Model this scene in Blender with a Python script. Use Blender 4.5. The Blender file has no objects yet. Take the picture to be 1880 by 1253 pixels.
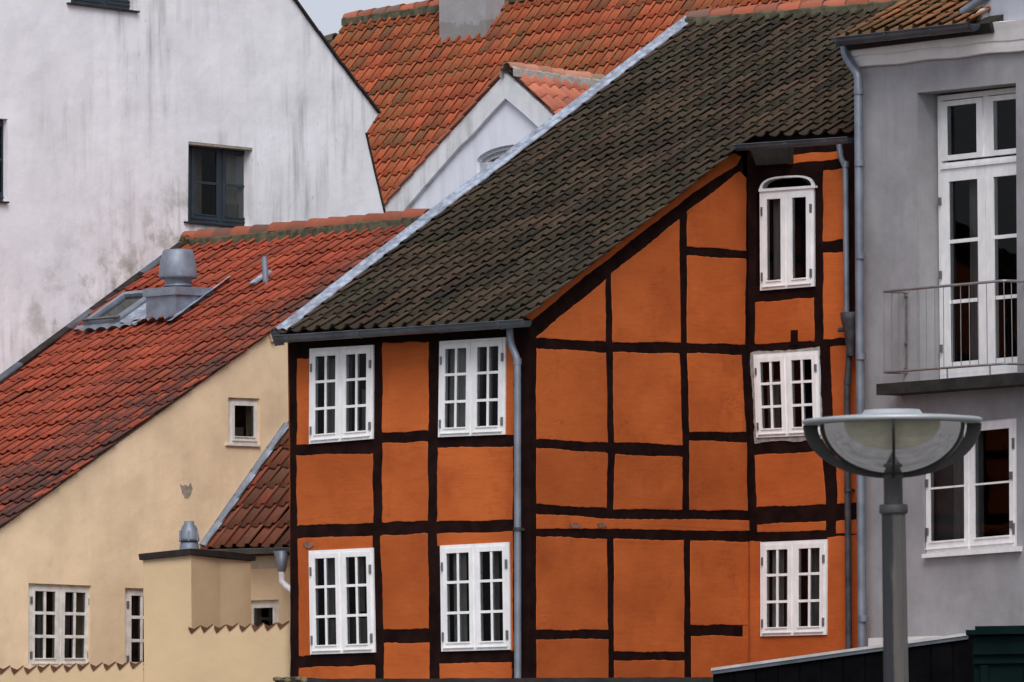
import bpy, math, random
from mathutils import Vector, Matrix
from mathutils.geometry import tessellate_polygon

random.seed(11)
scene = bpy.context.scene
COL = scene.collection
R = math.radians
V3 = Vector

# ------------------------------------------------------------------ camera, sky, sun
F, CX, CY = 14000.0, 940.0, 626.5          # focal length and centre in photograph pixels (1880 wide)
TILT, ROLL = 0.0588, 0.012
EYE = V3((0.0, 0.0, 1.7))
fw = V3((0, math.cos(TILT), math.sin(TILT)))
r0 = V3((1, 0, 0))
u0 = V3((0, -math.sin(TILT), math.cos(TILT)))
rt = r0 * math.cos(ROLL) - u0 * math.sin(ROLL)
up = u0 * math.cos(ROLL) + r0 * math.sin(ROLL)
cd = bpy.data.cameras.new('camera')
cam = bpy.data.objects.new('camera', cd)
COL.objects.link(cam)
cam.matrix_world = Matrix(((rt.x, up.x, -fw.x, EYE.x), (rt.y, up.y, -fw.y, EYE.y), (rt.z, up.z, -fw.z, EYE.z), (0, 0, 0, 1)))
cd.sensor_width = 36.0
cd.lens = F / 1880.0 * 36.0
cd.clip_start, cd.clip_end = 1.0, 6000.0
cd.dof.use_dof = True
cd.dof.focus_distance = 88.0
cd.dof.aperture_fstop = 34.0
scene.camera = cam

SUN_EL, SUN_AZ = R(50), R(177)             # azimuth clockwise from +Y: behind the camera, high and almost frontal
world = bpy.data.worlds.new('World')
scene.world = world
world.use_nodes = True
wn = world.node_tree
wn.nodes.clear()
sky = wn.nodes.new('ShaderNodeTexSky')
sky.sky_type = 'NISHITA'
sky.sun_disc = False
sky.sun_elevation = SUN_EL
sky.sun_rotation = SUN_AZ
sky.air_density, sky.dust_density, sky.ozone_density = 1.0, 3.0, 1.0
hs = wn.nodes.new('ShaderNodeHueSaturation')
hs.inputs['Saturation'].default_value = 0.30
tint = wn.nodes.new('ShaderNodeMix'); tint.data_type = 'RGBA'; tint.blend_type = 'MULTIPLY'
tint.inputs[0].default_value = 1.0
tint.inputs[7].default_value = (0.978, 0.980, 1.09, 1)
bgn = wn.nodes.new('ShaderNodeBackground')
bgn.inputs['Strength'].default_value = 0.10
wo = wn.nodes.new('ShaderNodeOutputWorld')
wn.links.new(sky.outputs[0], hs.inputs['Color'])
wn.links.new(hs.outputs[0], tint.inputs[6])
wn.links.new(tint.outputs[2], bgn.inputs['Color'])
wn.links.new(bgn.outputs[0], wo.inputs['Surface'])

sd = bpy.data.lights.new('sun', 'SUN')
sd.energy, sd.angle, sd.color = 1.15, R(35), (1.0, 0.97, 0.93)
sun = bpy.data.objects.new('sun', sd)
COL.objects.link(sun)
to_sun = V3((math.sin(SUN_AZ) * math.cos(SUN_EL), math.cos(SUN_AZ) * math.cos(SUN_EL), math.sin(SUN_EL)))
sun.rotation_euler = to_sun.to_track_quat('Z', 'Y').to_euler()
sun.location = (0, 0, 60)
vs = scene.view_settings
vs.view_transform = 'Standard'
vs.look = 'None'
vs.exposure, vs.gamma, vs.use_curve_mapping = 0.6, 1.0, False
scene.render.engine = 'CYCLES'
scene.cycles.max_bounces = 8
scene.cycles.transparent_max_bounces = 16


# ------------------------------------------------------------------ geometry helpers
def ray(x, y):
    return fw + rt * ((x - CX) / F) - up * ((y - CY) / F)


def hit(x, y, P, n):
    d = ray(x, y)
    return EYE + d * ((P - EYE).dot(n) / d.dot(n))


def proj(p):
    q = p - EYE
    z = q.dot(fw)
    return CX + F * q.dot(rt) / z, CY - F * q.dot(up) / z


def at_depth(x, y, Y):
    d = ray(x, y)
    return EYE + d * (Y / d.y)


class Wall:
    """a vertical plane through P; ang is the heading of its left-to-right direction (0 faces the camera, negative: right end nearer)"""
    def __init__(s, P, ang):
        s.P = P.copy()
        s.U = V3((math.cos(R(ang)), math.sin(R(ang)), 0))
        s.n = V3((math.sin(R(ang)), -math.cos(R(ang)), 0))

    def at(s, x, y, d=0.0):
        return hit(x, y, s.P + s.n * d, s.n)

    def off(s, d):
        w = Wall(s.P, 0)
        w.P, w.U, w.n = s.P + s.n * d, s.U, s.n
        return w


class MB:
    def __init__(s):
        s.v, s.f, s.sm = [], [], []

    def face(s, pts, smooth=False):
        b = len(s.v)
        s.v += [tuple(p) for p in pts]
        s.f.append(tuple(range(b, b + len(pts))))
        s.sm.append(smooth)

    def grid(s, rows, smooth=True, close=False):
        b = len(s.v)
        m = len(rows[0])
        for r in rows:
            s.v += [tuple(p) for p in r]
        for i in range(len(rows) - 1):
            for j in range(m if close else m - 1):
                k = (j + 1) % m
                s.f.append((b + i * m + j, b + i * m + k, b + (i + 1) * m + k, b + (i + 1) * m + j))
                s.sm.append(smooth)

    def box8(s, p):
        """p: four front corners (TL,TR,BR,BL) then four back corners"""
        b = len(s.v)
        s.v += [tuple(q) for q in p]
        for q in ((3, 2, 1, 0), (4, 5, 6, 7), (0, 1, 5, 4), (1, 2, 6, 5), (2, 3, 7, 6), (3, 0, 4, 7)):
            s.f.append(tuple(b + i for i in q))
            s.sm.append(False)

    def box(s, o, X, Y, Z):
        """a box from corner o along three vectors"""
        s.box8([o + Z, o + X + Z, o + X, o, o + Y + Z, o + X + Y + Z, o + X + Y, o + Y])

    def prism(s, pts, back, holes=(), sides=True, cap_back=False):
        """front polygon (with holes) and side walls pushed along the vector back"""
        loops = [list(pts)] + [list(h) for h in holes]
        flat = [p for l in loops for p in l]
        b = len(s.v)
        s.v += [tuple(p) for p in flat]
        n = -back.normalized()
        for t in tessellate_polygon(loops):
            a, c, d = (flat[i] for i in t)
            if (c - a).cross(d - a).dot(n) < 0:
                t = (t[0], t[2], t[1])
            s.f.append(tuple(b + i for i in t)); s.sm.append(False)
            if cap_back:
                k = len(s.v)
                s.v += [tuple(flat[i] + back) for i in t]
                s.f.append((k, k + 2, k + 1)); s.sm.append(False)
        if sides:
            for l in loops:
                m = len(l)
                for i in range(m):
                    a, c = l[i], l[(i + 1) % m]
                    s.face([a, c, c + back, a + back])

    def tube(s, path, r, seg=10, caps=True, r2=None):
        n = len(path)
        rings = []
        ref = None
        for i, p in enumerate(path):
            t = (path[min(i + 1, n - 1)] - path[max(i - 1, 0)]).normalized()
            if ref is None:
                ref = t.orthogonal().normalized()
            ref = (ref - t * ref.dot(t)).normalized()
            w = t.cross(ref)
            rr = r if r2 is None else r + (r2 - r) * i / (n - 1)
            rings.append([p + (ref * math.cos(a) + w * math.sin(a)) * rr for a in [2 * math.pi * k / seg for k in range(seg)]])
        s.grid(rings, True, True)
        if caps:
            s.face(rings[0]); s.face(list(reversed(rings[-1])))

    def lathe(s, c, prof, seg=24, smooth=True, ph=0.0):
        """profile of (radius, height) round the vertical through c"""
        rows = []
        for r, z in prof:
            rows.append([c + V3((r * math.cos(a), r * math.sin(a), z)) for a in [ph + 2 * math.pi * k / seg for k in range(seg)]])
        s.grid(rows, smooth, True)

    def sweep(s, P0, P1, X, Y, prof, closed=True, caps=True, smooth=False):
        rows = [[P + X * a + Y * b for a, b in prof] for P in (P0, P1)]
        s.grid(rows, smooth, closed)
        if caps:
            s.face(rows[0]); s.face(list(reversed(rows[1])))

    def mesh(s, name, mat):
        me = bpy.data.meshes.new(name)
        me.from_pydata(s.v, [], s.f)
        me.polygons.foreach_set('use_smooth', s.sm)
        me.materials.append(mat)
        me.update()
        return me

    def build(s, name, mat, parent=None):
        return link(name, s.mesh(name, mat), parent)


def link(name, data, parent=None):
    o = bpy.data.objects.new(name, data)
    COL.objects.link(o)
    if parent is not None:
        o.parent = parent
        o.matrix_parent_inverse = Matrix.Translation(world_loc(parent)).inverted()
    return o


def world_loc(o):
    l = V3((0, 0, 0))
    if o.type == 'EMPTY' and o.parent is None:
        l = o.location.copy()
    return l


def thing(name, loc, label, cat, group=None):
    o = bpy.data.objects.new(name, None)
    COL.objects.link(o)
    o.empty_display_size = 0.3
    o.location = loc
    tag(o, label, cat, group)
    return o


def tag(o, label, cat, group=None):
    o['label'] = label
    o['category'] = cat
    if group:
        o['group'] = group
    return o


def wobble(pts, n, step=0.08, amp=0.005):
    """a polygon in a plane of normal n with its edges cut into short pieces and roughened"""
    out = []
    m = len(pts)
    for i in range(m):
        a, b = pts[i], pts[(i + 1) % m]
        e = b - a
        k = max(1, int(e.length / step))
        side = e.normalized().cross(n)
        ph, fr = random.uniform(0, 6), random.uniform(1.5, 3.0)
        for j in range(k):
            t = j / k
            q = a + e * t
            if 0 < j:
                q = q + side * (random.uniform(-amp, amp) + amp * 1.2 * math.sin(ph + fr * t * 3.14))
            else:
                q = q + V3((random.uniform(-amp, amp) * .6, 0, random.uniform(-amp, amp) * .6))
            out.append(q)
    return out


# ------------------------------------------------------------------ materials
class Mat:
    def __init__(s, name, rough=0.8, spec=0.3):
        s.m = bpy.data.materials.new(name)
        s.m.use_nodes = True
        s.t = s.m.node_tree
        s.b = s.t.nodes['Principled BSDF']
        s.b.inputs['Roughness'].default_value = rough
        s.b.inputs['Specular IOR Level'].default_value = spec
        s._pos = None

    def n(s, kind, **kw):
        nd = s.t.nodes.new(kind)
        for k, v in kw.items():
            setattr(nd, k, v)
        return nd

    def l(s, a, b):
        s.t.links.new(a, b)

    def pos(s, scale=(1, 1, 1)):
        if s._pos is None:
            s._pos = s.n('ShaderNodeNewGeometry')
        if scale == (1, 1, 1):
            return s._pos.outputs['Position']
        mp = s.n('ShaderNodeMapping')
        mp.inputs['Scale'].default_value = scale
        s.l(s._pos.outputs['Position'], mp.inputs['Vector'])
        return mp.outputs[0]

    def noise(s, scale, detail=4, rough=0.55, stretch=(1, 1, 1), dist=0.0):
        nd = s.n('ShaderNodeTexNoise')
        nd.inputs['Scale'].default_value = scale
        nd.inputs['Detail'].default_value = detail
        nd.inputs['Roughness'].default_value = rough
        nd.inputs['Distortion'].default_value = dist
        s.l(s.pos(stretch), nd.inputs['Vector'])
        return nd.outputs['Fac']

    def rng(s, fac, a, b, c=0.0, d=1.0, smooth=True):
        nd = s.n('ShaderNodeMapRange')
        if smooth:
            nd.interpolation_type = 'SMOOTHSTEP'
        for i, v in enumerate((a, b, c, d)):
            nd.inputs[1 + i].default_value = v
        s.l(fac, nd.inputs[0])
        return nd.outputs[0]

    def math(s, op, a, b=None):
        nd = s.n('ShaderNodeMath', operation=op)
        for i, v in enumerate((a, b)):
            if v is None:
                continue
            if isinstance(v, (int, float)):
                nd.inputs[i].default_value = v
            else:
                s.l(v, nd.inputs[i])
        return nd.outputs[0]

    def mix(s, fac, a, b, blend='MIX'):
        nd = s.n('ShaderNodeMix', data_type='RGBA', blend_type=blend)
        if isinstance(fac, (int, float)):
            nd.inputs[0].default_value = fac
        else:
            s.l(fac, nd.inputs[0])
        for k, v in ((6, a), (7, b)):
            if isinstance(v, (tuple, list)):
                nd.inputs[k].default_value = (*v[:3], 1)
            else:
                s.l(v, nd.inputs[k])
        return nd.outputs[2]

    def color(s, c):
        if isinstance(c, (tuple, list)):
            s.b.inputs['Base Color'].default_value = (*c[:3], 1)
        else:
            s.l(c, s.b.inputs['Base Color'])
        return s

    def bump(s, h, strength=0.4, dist=0.01, prev=None):
        nd = s.n('ShaderNodeBump')
        nd.inputs['Strength'].default_value = strength
        nd.inputs['Distance'].default_value = dist
        s.l(h, nd.inputs['Height'])
        if prev is not None:
            s.l(prev, nd.inputs['Normal'])
        s.l(nd.outputs[0], s.b.inputs['Normal'])
        return nd.outputs[0]

    def along(s, P, d):
        """signed distance of the shading point from P along the direction d"""
        sub = s.n('ShaderNodeVectorMath', operation='SUBTRACT')
        s.l(s.pos(), sub.inputs[0])
        sub.inputs[1].default_value = P
        dot = s.n('ShaderNodeVectorMath', operation='DOT_PRODUCT')
        s.l(sub.outputs[0], dot.inputs[0])
        dot.inputs[1].default_value = d
        return dot.outputs['Value']


def simple(name, c, rough=0.6, metal=0.0, spec=0.4, var=0.12, scale=6.0, bump=0.0, stretch=(1, 1, 1)):
    m = Mat(name, rough, spec)
    m.b.inputs['Metallic'].default_value = metal
    f = m.noise(scale, 5, .6, stretch)
    m.color(m.mix(m.rng(f, .3, .7), tuple(x * (1 - var) for x in c), tuple(min(1, x * (1 + var)) for x in c)))
    if bump:
        m.bump(m.noise(scale * 6, 3, .6, stretch), bump, .004)
    return m.m


def plaster(name, c, dirt, mott=0.10, streak=0.25, bump=0.35, fine=40.0, stretch=(1, 1, 1), rough=0.92):
    m = Mat(name, rough, 0.2)
    lo = m.noise(1.15, 6, .64)
    col = m.mix(m.rng(lo, .3, .7), tuple(x * (1 - mott) for x in c), tuple(min(1, x * (1 + mott * .6)) for x in c))
    if streak:
        st = m.noise(1.0, 6, .62, (5.5, 5.5, .55))
        st2 = m.noise(.6, 3, .5)
        k = m.math('MULTIPLY', m.rng(st, .42, .76), m.rng(st2, .34, .64))
        col = m.mix(m.math('MULTIPLY', k, streak), col, dirt)
        sp = m.noise(16, 3, .6, (1, 1, .5))
        col = m.mix(m.math('MULTIPLY', m.rng(sp, .64, .78), m.math('MULTIPLY', m.rng(st2, .42, .6), streak * .8)), col, dirt)
    m.color(col)
    b1 = m.bump(m.noise(2.2, 3, .5, stretch), bump, .05)
    m.bump(m.noise(fine, 4, .65, stretch), bump, .006, b1)
    return m

# --- tiles: one material per roof; every tile takes its own shade
def tile_mat(name, base, alt, dark, moss, moss_amt=.3, dark_amt=.2, var=.25, stain=None, rough=.85, tdark=.22, lichen=0.0, spots=(.30, .28, .24)):
    m = Mat(name, rough, .25)
    oi = m.n('ShaderNodeObjectInfo')
    ri = m._pos or m.n('ShaderNodeNewGeometry')
    m._pos = ri
    rnd = m.math('FRACT', m.math('ADD', oi.outputs['Random'], ri.outputs['Random Per Island']))
    rnd2 = m.math('FRACT', m.math('MULTIPLY', rnd, 17.31))
    rnd3 = m.math('FRACT', m.math('MULTIPLY', rnd, 53.7))
    col = m.mix(m.rng(rnd, 0, 1, 0, 1, False), base, alt)
    v = m.rng(rnd2, 0, 1, 1 - var, 1 + var, False)
    hsv = m.n('ShaderNodeHueSaturation')
    m.l(v, hsv.inputs['Value']); m.l(col, hsv.inputs['Color'])
    col = hsv.outputs[0]
    g = m.noise(7, 5, .65)
    col = m.mix(m.math('MULTIPLY', m.rng(g, .45, .75), .45), col, dark)
    if stain is not None:
        P, d, a, b = stain
        z = m.rng(m.math('ADD', m.along(P, d), m.rng(m.noise(1.1, 4, .6), .2, .8, -.9, .9)), a, b)
        pick = m.rng(m.math('ADD', m.noise(5, 4, .6), m.math('MULTIPLY', rnd3, .30)), .48, .62)
        col = m.mix(m.math('MULTIPLY', z, m.math('MULTIPLY', pick, .9)), col, dark)
    else:
        col = m.mix(m.math('MULTIPLY', m.rng(rnd3, 1 - dark_amt, 1 - dark_amt * .4), .8), col, dark)
    big = m.noise(1.3, 4, .6)
    fine = m.noise(22, 4, .65)
    k = m.math('MULTIPLY', m.rng(big, .36, .66), m.rng(fine, .36, .62))
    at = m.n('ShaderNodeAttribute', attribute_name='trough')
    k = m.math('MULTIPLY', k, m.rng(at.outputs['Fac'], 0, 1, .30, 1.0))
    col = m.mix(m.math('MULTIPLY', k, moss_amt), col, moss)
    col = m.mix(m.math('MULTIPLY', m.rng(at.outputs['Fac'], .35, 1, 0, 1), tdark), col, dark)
    if lichen:
        s = m.noise(34, 2, .5)
        col = m.mix(m.math('MULTIPLY', m.rng(s, .69, .75), lichen), col, spots)
    m.color(col)
    m.bump(m.noise(60, 4, .6), .25, .004)
    return m.m


def glass_mat(name, tint=(.80, .84, .84), rough=.015):
    m = Mat(name)
    nt = m.t
    nt.nodes.remove(m.b)
    out = [n for n in nt.nodes if n.type == 'OUTPUT_MATERIAL'][0]
    tr = m.n('ShaderNodeBsdfTransparent'); tr.inputs[0].default_value = (*tint, 1)
    gl = m.n('ShaderNodeBsdfGlossy'); gl.inputs['Roughness'].default_value = rough
    fr = m.n('ShaderNodeFresnel'); fr.inputs['IOR'].default_value = 1.33
    nb = m.n('ShaderNodeBump'); nb.inputs['Strength'].default_value = .10; nb.inputs['Distance'].default_value = .02
    m.l(m.noise(2.5, 2, .5), nb.inputs['Height'])
    m.l(nb.outputs[0], gl.inputs['Normal'])
    mx = m.n('ShaderNodeMixShader')
    m.l(fr.outputs[0], mx.inputs[0]); m.l(tr.outputs[0], mx.inputs[1]); m.l(gl.outputs[0], mx.inputs[2])
    m.l(mx.outputs[0], out.inputs['Surface'])
    return m.m


M = {}
M['glass'] = glass_mat('window glass')
M['white'] = simple('white window paint', (.81, .805, .785), .5, var=.07, scale=9, stretch=(1, 1, .5))
M['old_white'] = simple('weathered white paint', (.66, .63, .58), .7, var=.14, scale=9, bump=.3)
M['slate_paint'] = simple('dark slate blue paint', (.022, .032, .042), .5, var=.2)
M['hinge'] = simple('grey steel hinge', (.20, .20, .205), .45, .6)
M['inside'] = simple('dark room', (.018, .016, .015), .95, var=.3)
M['curtain'] = simple('grey curtain cloth', (.30, .285, .26), .95, var=.15, scale=4, stretch=(8, 8, .4))
M['dim_curtain'] = simple('dim brown curtain cloth', (.19, .172, .155), .95, var=.2, scale=4, stretch=(8, 8, .4))
M['pale_curtain'] = simple('pale net curtain', (.46, .45, .43), .95, var=.2, scale=4, stretch=(9, 9, .3))
M['zinc'] = simple('weathered zinc', (.205, .232, .275), .5, .35, var=.22, scale=5, bump=.2)
M['bright_zinc'] = simple('bright zinc sheet', (.33, .37, .43), .5, .25, var=.4, scale=7, bump=.25)
M['dark_zinc'] = simple('dark grey gutter metal', (.10, .115, .13), .42, .4, var=.25, scale=4)
M['pipe_zinc'] = simple('grey downpipe metal', (.20, .225, .26), .45, .4, var=.2, scale=3, bump=.1)
M['rust_pipe'] = simple('old dark iron pipe', (.055, .055, .06), .6, .2, var=.4, scale=7)
M['plastic'] = simple('white plastic pipe', (.75, .75, .74), .4)
M['timber'] = simple('black brown tarred timber', (.0140, .0058, .0050), .9, .0, .05, var=.35, scale=5, bump=.35)
M['timber_raw'] = simple('mossy weathered beam end', (.014, .0125, .009), .9, var=.4, scale=9, bump=.4)
M['mortar'] = simple('grey mortar', (.30, .28, .25), .95, var=.25, scale=14, bump=.6)
M['moss_mortar'] = simple('mossy dark mortar', (.075, .07, .04), .95, var=.5, scale=9, bump=.7)
M['black_paint'] = simple('black painted boards', (.0035, .0035, .004), .95, .0, .02, var=.3)
M['teal'] = simple('dark teal painted steel', (.0022, .0090, .0083), .8, .0, .06, var=.25, scale=3)
M['steel'] = simple('galvanised steel rail', (.34, .34, .33), .4, .7, var=.15)
M['concrete_dark'] = simple('dark mossy concrete', (.020, .019, .016), .9, var=.45, scale=6, bump=.5)
M['trim_white'] = simple('off white cornice paint', (.72, .70, .665), .8, var=.08, scale=3, bump=.3)
M['soffit'] = simple('pale board soffit', (.52, .46, .38), .8, var=.08)
M['felt'] = simple('dark roofing felt', (.022, .016, .014), .9, var=.4, scale=8, bump=.4)
M['slab'] = simple('roof battens and felt', (.020, .016, .013), .95, var=.2)
M['cap_metal'] = simple('pale roof edge metal', (.45, .44, .42), .45, .4, var=.15)
M['brick'] = simple('bare weathered brick', (.20, .10, .065), .95, var=.35, scale=25, bump=.6)
M['brick_dull'] = simple('dull brown ridge tile', (.10, .075, .055), .95, var=.3, scale=8)
M['weed'] = simple('dry weed', (.12, .11, .05), .9, var=.4, scale=20)

# orange limewash over brick
def orange_mat():
    m = Mat('orange limewashed brick infill', .92, .12)
    a = m.noise(.9, 4, .55, (1, 1, 1.5))
    col = m.mix(m.rng(a, .3, .7), (.40, .090, .0215), (.52, .126, .0300))
    oi = m.n('ShaderNodeObjectInfo')
    hv_ = m.n('ShaderNodeHueSaturation'); m.l(col, hv_.inputs['Color']); m.l(m.rng(oi.outputs['Random'], 0, 1, .86, 1.08, False), hv_.inputs['Value'])
    col = hv_.outputs[0]
    wr = m.noise(3.2, 5, .62, (1, 1, .5))
    col = m.mix(m.math('MULTIPLY', m.rng(wr, .54, .74), .45), col, (.30, .062, .016))
    br = m.noise(2.0, 6, .7, (2.2, 2.2, 17))                       # brushed-on coats, mostly sideways
    col = m.mix(m.math('MULTIPLY', m.rng(br, .46, .74), .38), col, (.335, .064, .0125))
    sp = m.noise(30, 3, .6, (1, 1, 1.6))
    col = m.mix(m.math('MULTIPLY', m.rng(sp, .60, .76), .25), col, (.56, .165, .048))
    # hairline cracks along some of the brick joints
    c1 = m.noise(2.1, 7, .62, (1.6, 1.6, 5.5))
    cr = m.math('SUBTRACT', 1.0, m.rng(m.math('ABSOLUTE', m.math('SUBTRACT', c1, .5)), .0, .010))
    ck = m.math('MULTIPLY', cr, m.rng(m.noise(1.7, 3, .5), .56, .66))
    col = m.mix(m.math('MULTIPLY', ck, .75), col, (.16, .030, .008))
    m.color(col)
    n1 = m.bump(m.noise(1.4, 6, .62, (3.2, 3.2, 15)), .40, .010)
    n2 = m.bump(m.noise(2.2, 3, .5), .45, .05, n1)
    n3 = m.bump(ck, -.5, .01, n2)
    m.bump(m.noise(60, 3, .6), .3, .004, n3)
    return m.m


M['orange'] = orange_mat()
M['yellow'] = plaster('warm yellow limewash', (.79, .61, .395), (.50, .385, .25), .13, .20, .45, 30).m
M['yellow_pale'] = plaster('pale yellow limewash', (.57, .425, .25), (.42, .31, .18), .07, .25, .35, 30).m
M['grey'] = plaster('grey smooth render', (.325, .322, .325), (.17, .165, .162), .20, .30, .30, 30).m
M['grey_pale'] = plaster('pale blue grey render', (.42, .44, .48), (.2, .2, .2), .08, .4, .3, 30).m
M['gable_white'] = plaster('bluish white render', (.78, .80, .86), (.36, .37, .38), .05, .3, .25, 30).m
M['gable_band'] = plaster('greyed white gable band', (.75, .76, .76), (.36, .37, .36), .14, .9, .35, 24).m
M['chimney'] = plaster('grey cement render', (.30, .29, .28), (.16, .15, .14), .2, .7, .5, 18).m
M['bare_plaster'] = simple('bare grey plaster', (.30, .26, .20), .95, var=.2, scale=12, bump=.5)


# ------------------------------------------------------------------ windows
def quad(W, px, d=0.0):
    return [W.at(x, y, d) for x, y in px]


def box_in(mb, q, n, s0, s1, t0, t1, d0, d1):
    """a box on the quad q (TL,TR,BR,BL): s across, t down, d0..d1 out along n"""
    def pt(s, t, d):
        a = q[0].lerp(q[1], s)
        b = q[3].lerp(q[2], s)
        return a.lerp(b, t) + n * d
    mb.box8([pt(s0, t0, d1), pt(s1, t0, d1), pt(s1, t1, d1), pt(s0, t1, d1),
             pt(s0, t0, d0), pt(s1, t0, d0), pt(s1, t1, d0), pt(s0, t1, d0)])


def pane(q, n, s0, s1, t0, t1, d, parent, name='pane'):
    mb = MB()
    def pt(s, t):
        return q[0].lerp(q[1], s).lerp(q[3].lerp(q[2], s), t) + n * d
    mb.face([pt(s0, t1), pt(s1, t1), pt(s1, t0), pt(s0, t0)])
    return mb.build(name, M['glass'], parent)


def curtain(q, n, s0, s1, t0, t1, d, mat, parent, amp=.018, folds=9):
    mb = MB()
    rows = []
    ph = random.uniform(0, 6)
    for t in (t0, t1):
        row = []
        for k in range(41):
            s = s0 + (s1 - s0) * k / 40
            p = q[0].lerp(q[1], s).lerp(q[3].lerp(q[2], s), t)
            row.append(p + n * (d + amp * math.sin(ph + folds * (s - s0) / max(.05, s1 - s0) * 6.28) * (.6 + .4 * math.sin(k))))
        rows.append(row)
    mb.grid([rows[1], rows[0]])
    return mb.build('curtain', mat, parent)


def casement(W, px, house, d=.022, cols=2, rows=3, leaves=2, fr=.046, stile=.056, munt=.030, mat=None, curtains=(), hinges=True,
             deep=.07, bottom=None, mullion=.05, top=None):
    mat = mat or M['white']
    q, n = quad(W, px, d), W.n
    w = ((q[1] - q[0]).length + (q[2] - q[3]).length) / 2
    h = ((q[3] - q[0]).length + (q[2] - q[1]).length) / 2
    fs, ft = fr / w, fr / h
    mb = MB()
    box_in(mb, q, n, 0, fs, 0, 1, -deep, 0)
    box_in(mb, q, n, 1 - fs, 1, 0, 1, -deep, 0)
    box_in(mb, q, n, fs, 1 - fs, 0, ft, -deep, 0)
    box_in(mb, q, n, fs, 1 - fs, 1 - ft * .9, 1, -deep, .004)
    ms = mullion / w / 2
    if leaves == 2:
        box_in(mb, q, n, .5 - ms, .5 + ms, ft, 1 - ft * .9, -deep, 0)
    win = mb.build('window', mat, house)
    g = .004 / w
    spans = [(fs * .75, .5 - ms * .7), (.5 + ms * .7, 1 - fs * .75)] if leaves == 2 else [(fs * .75, 1 - fs * .75)]
    for li, (a, b) in enumerate(spans):
        a, b = a + g, b - g
        ta, tb = ft * .8, 1 - ft * .8
        ss, st = stile / w, stile / h
        stt = st if top is None else top / h
        sb = st * 1.15 if bottom is None else bottom / h
        o, f = -.045, .010
        mb = MB()
        box_in(mb, q, n, a, a + ss, ta, tb, o, f)
        box_in(mb, q, n, b - ss, b, ta, tb, o, f)
        box_in(mb, q, n, a + ss, b - ss, ta, ta + stt, o, f)
        box_in(mb, q, n, a + ss, b - ss, tb - sb, tb, o, f)
        # glazing lip
        box_in(mb, q, n, a + ss * .9, b - ss * .9, tb - sb * 1.02, tb - sb * .78, f, f + .012)
        box_in(mb, q, n, a - .001, b + .001, tb - sb * .1, tb + .004 / h, f, f + .014)
        mb.build('sash', mat, win)
        x0, x1, y0, y1 = a + ss, b - ss, ta + stt, tb - sb
        mw, mh = munt / w, munt / h
        cw = ((x1 - x0) - mw * (cols - 1)) / cols
        ch = ((y1 - y0) - mh * (rows - 1)) / rows
        for c in range(1, cols):
            mb = MB()
            xx = x0 + c * cw + (c - 1) * mw
            box_in(mb, q, n, xx, xx + mw, y0, y1, -.03, .004)
            mb.build('muntin', mat, win)
        for r in range(1, rows):
            mb = MB()
            yy = y0 + r * ch + (r - 1) * mh
            box_in(mb, q, n, x0, x1, yy, yy + mh, -.032, .006)
            mb.build('muntin', mat, win)
        for c in range(cols):
            for r in range(rows):
                xx, yy = x0 + c * (cw + mw), y0 + r * (ch + mh)
                pane(q, n, xx - .002, xx + cw + .002, yy - .002, yy + ch + .002, -.004 + random.uniform(-.0015, .0015), win)
        if hinges:
            for t in (.16, .82):
                mb = MB()
                e = a if li == 0 else b
                if leaves == 1:
                    e = a
                box_in(mb, q, n, e - .012 / w, e + .012 / w, t, t + .085, -.005, f + .012)
                mb.build('hinge', M['hinge'], win)
    for (s0, s1, t0, t1, dd, cm) in curtains:
        curtain(q, n, s0, s1, t0, t1, dd, M[cm], win)
    return win


def room(W, px, d, deep, house, mat=None):
    """the dark inside of a room behind an opening: back, sides, floor and ceiling"""
    q = quad(W, px, d)
    b = [p - W.n * deep for p in q]
    mb = MB()
    mb.face([b[3], b[2], b[1], b[0]])
    for i in range(4):
        j = (i + 1) % 4
        mb.face([q[i], q[j], b[j], b[i]])
    return mb.build('room', mat or M['inside'], house)


def holed_wall(W, outer, holes, thick, mat, parent, name='wall', d=0.0):
    mb = MB()
    mb.prism([W.at(x, y, d) if not isinstance(x, Vector) else x for x, y in outer], -W.n * thick,
             [[W.at(x, y, d) for x, y in h] for h in holes])
    return mb.build(name, mat, parent)


def panel(W, px, mat, parent, d0=-.03, d1=.004, name='infill_panel', amp=.0045, inset=.008):
    """a plastered infill with a rough, rounded edge"""
    base = wobble([W.at(x, y, d1) for x, y in px], W.n, .055, amp)
    c = sum(base, V3()) / len(base)
    m = len(base)
    # inset ring: move each point along the bisector of its edges
    ins = []
    orient = sum(((base[i] - c).cross(base[(i + 1) % m] - c) for i in range(m)), V3()).dot(W.n)
    sg = 1 if orient > 0 else -1
    for i in range(m):
        e1 = (base[i] - base[i - 1]).normalized()
        e2 = (base[(i + 1) % m] - base[i]).normalized()
        nn = (W.n.cross(e1) + W.n.cross(e2)) * sg
        if nn.length < 1e-4:
            nn = W.n.cross(e1) * sg
        ins.append(base[i] + nn.normalized() * inset)
    mb = MB()
    mb.prism(ins, -W.n * .001, sides=False)
    ring0 = [p - W.n * (d1 - d0) for p in base]
    ring1 = [p - W.n * .003 for p in base]
    mid = [base[i].lerp(ins[i], .45) - W.n * .0008 for i in range(m)]
    rows = [ring0, ring1, mid, ins]
    if sg < 0:
        rows = [list(reversed(r)) for r in rows]
    mb.grid(rows, True, True)
    return mb.build(name, mat, parent)


def beam(W, px, parent, d0=-.12, d1=0.0, name='timber', mat=None, amp=.006):
    mb = MB()
    mb.prism(wobble([W.at(x, y, d1) for x, y in px], W.n, .2, amp), -W.n * (d1 - d0))
    return mb.build(name, mat or M['timber'], parent)


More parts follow.
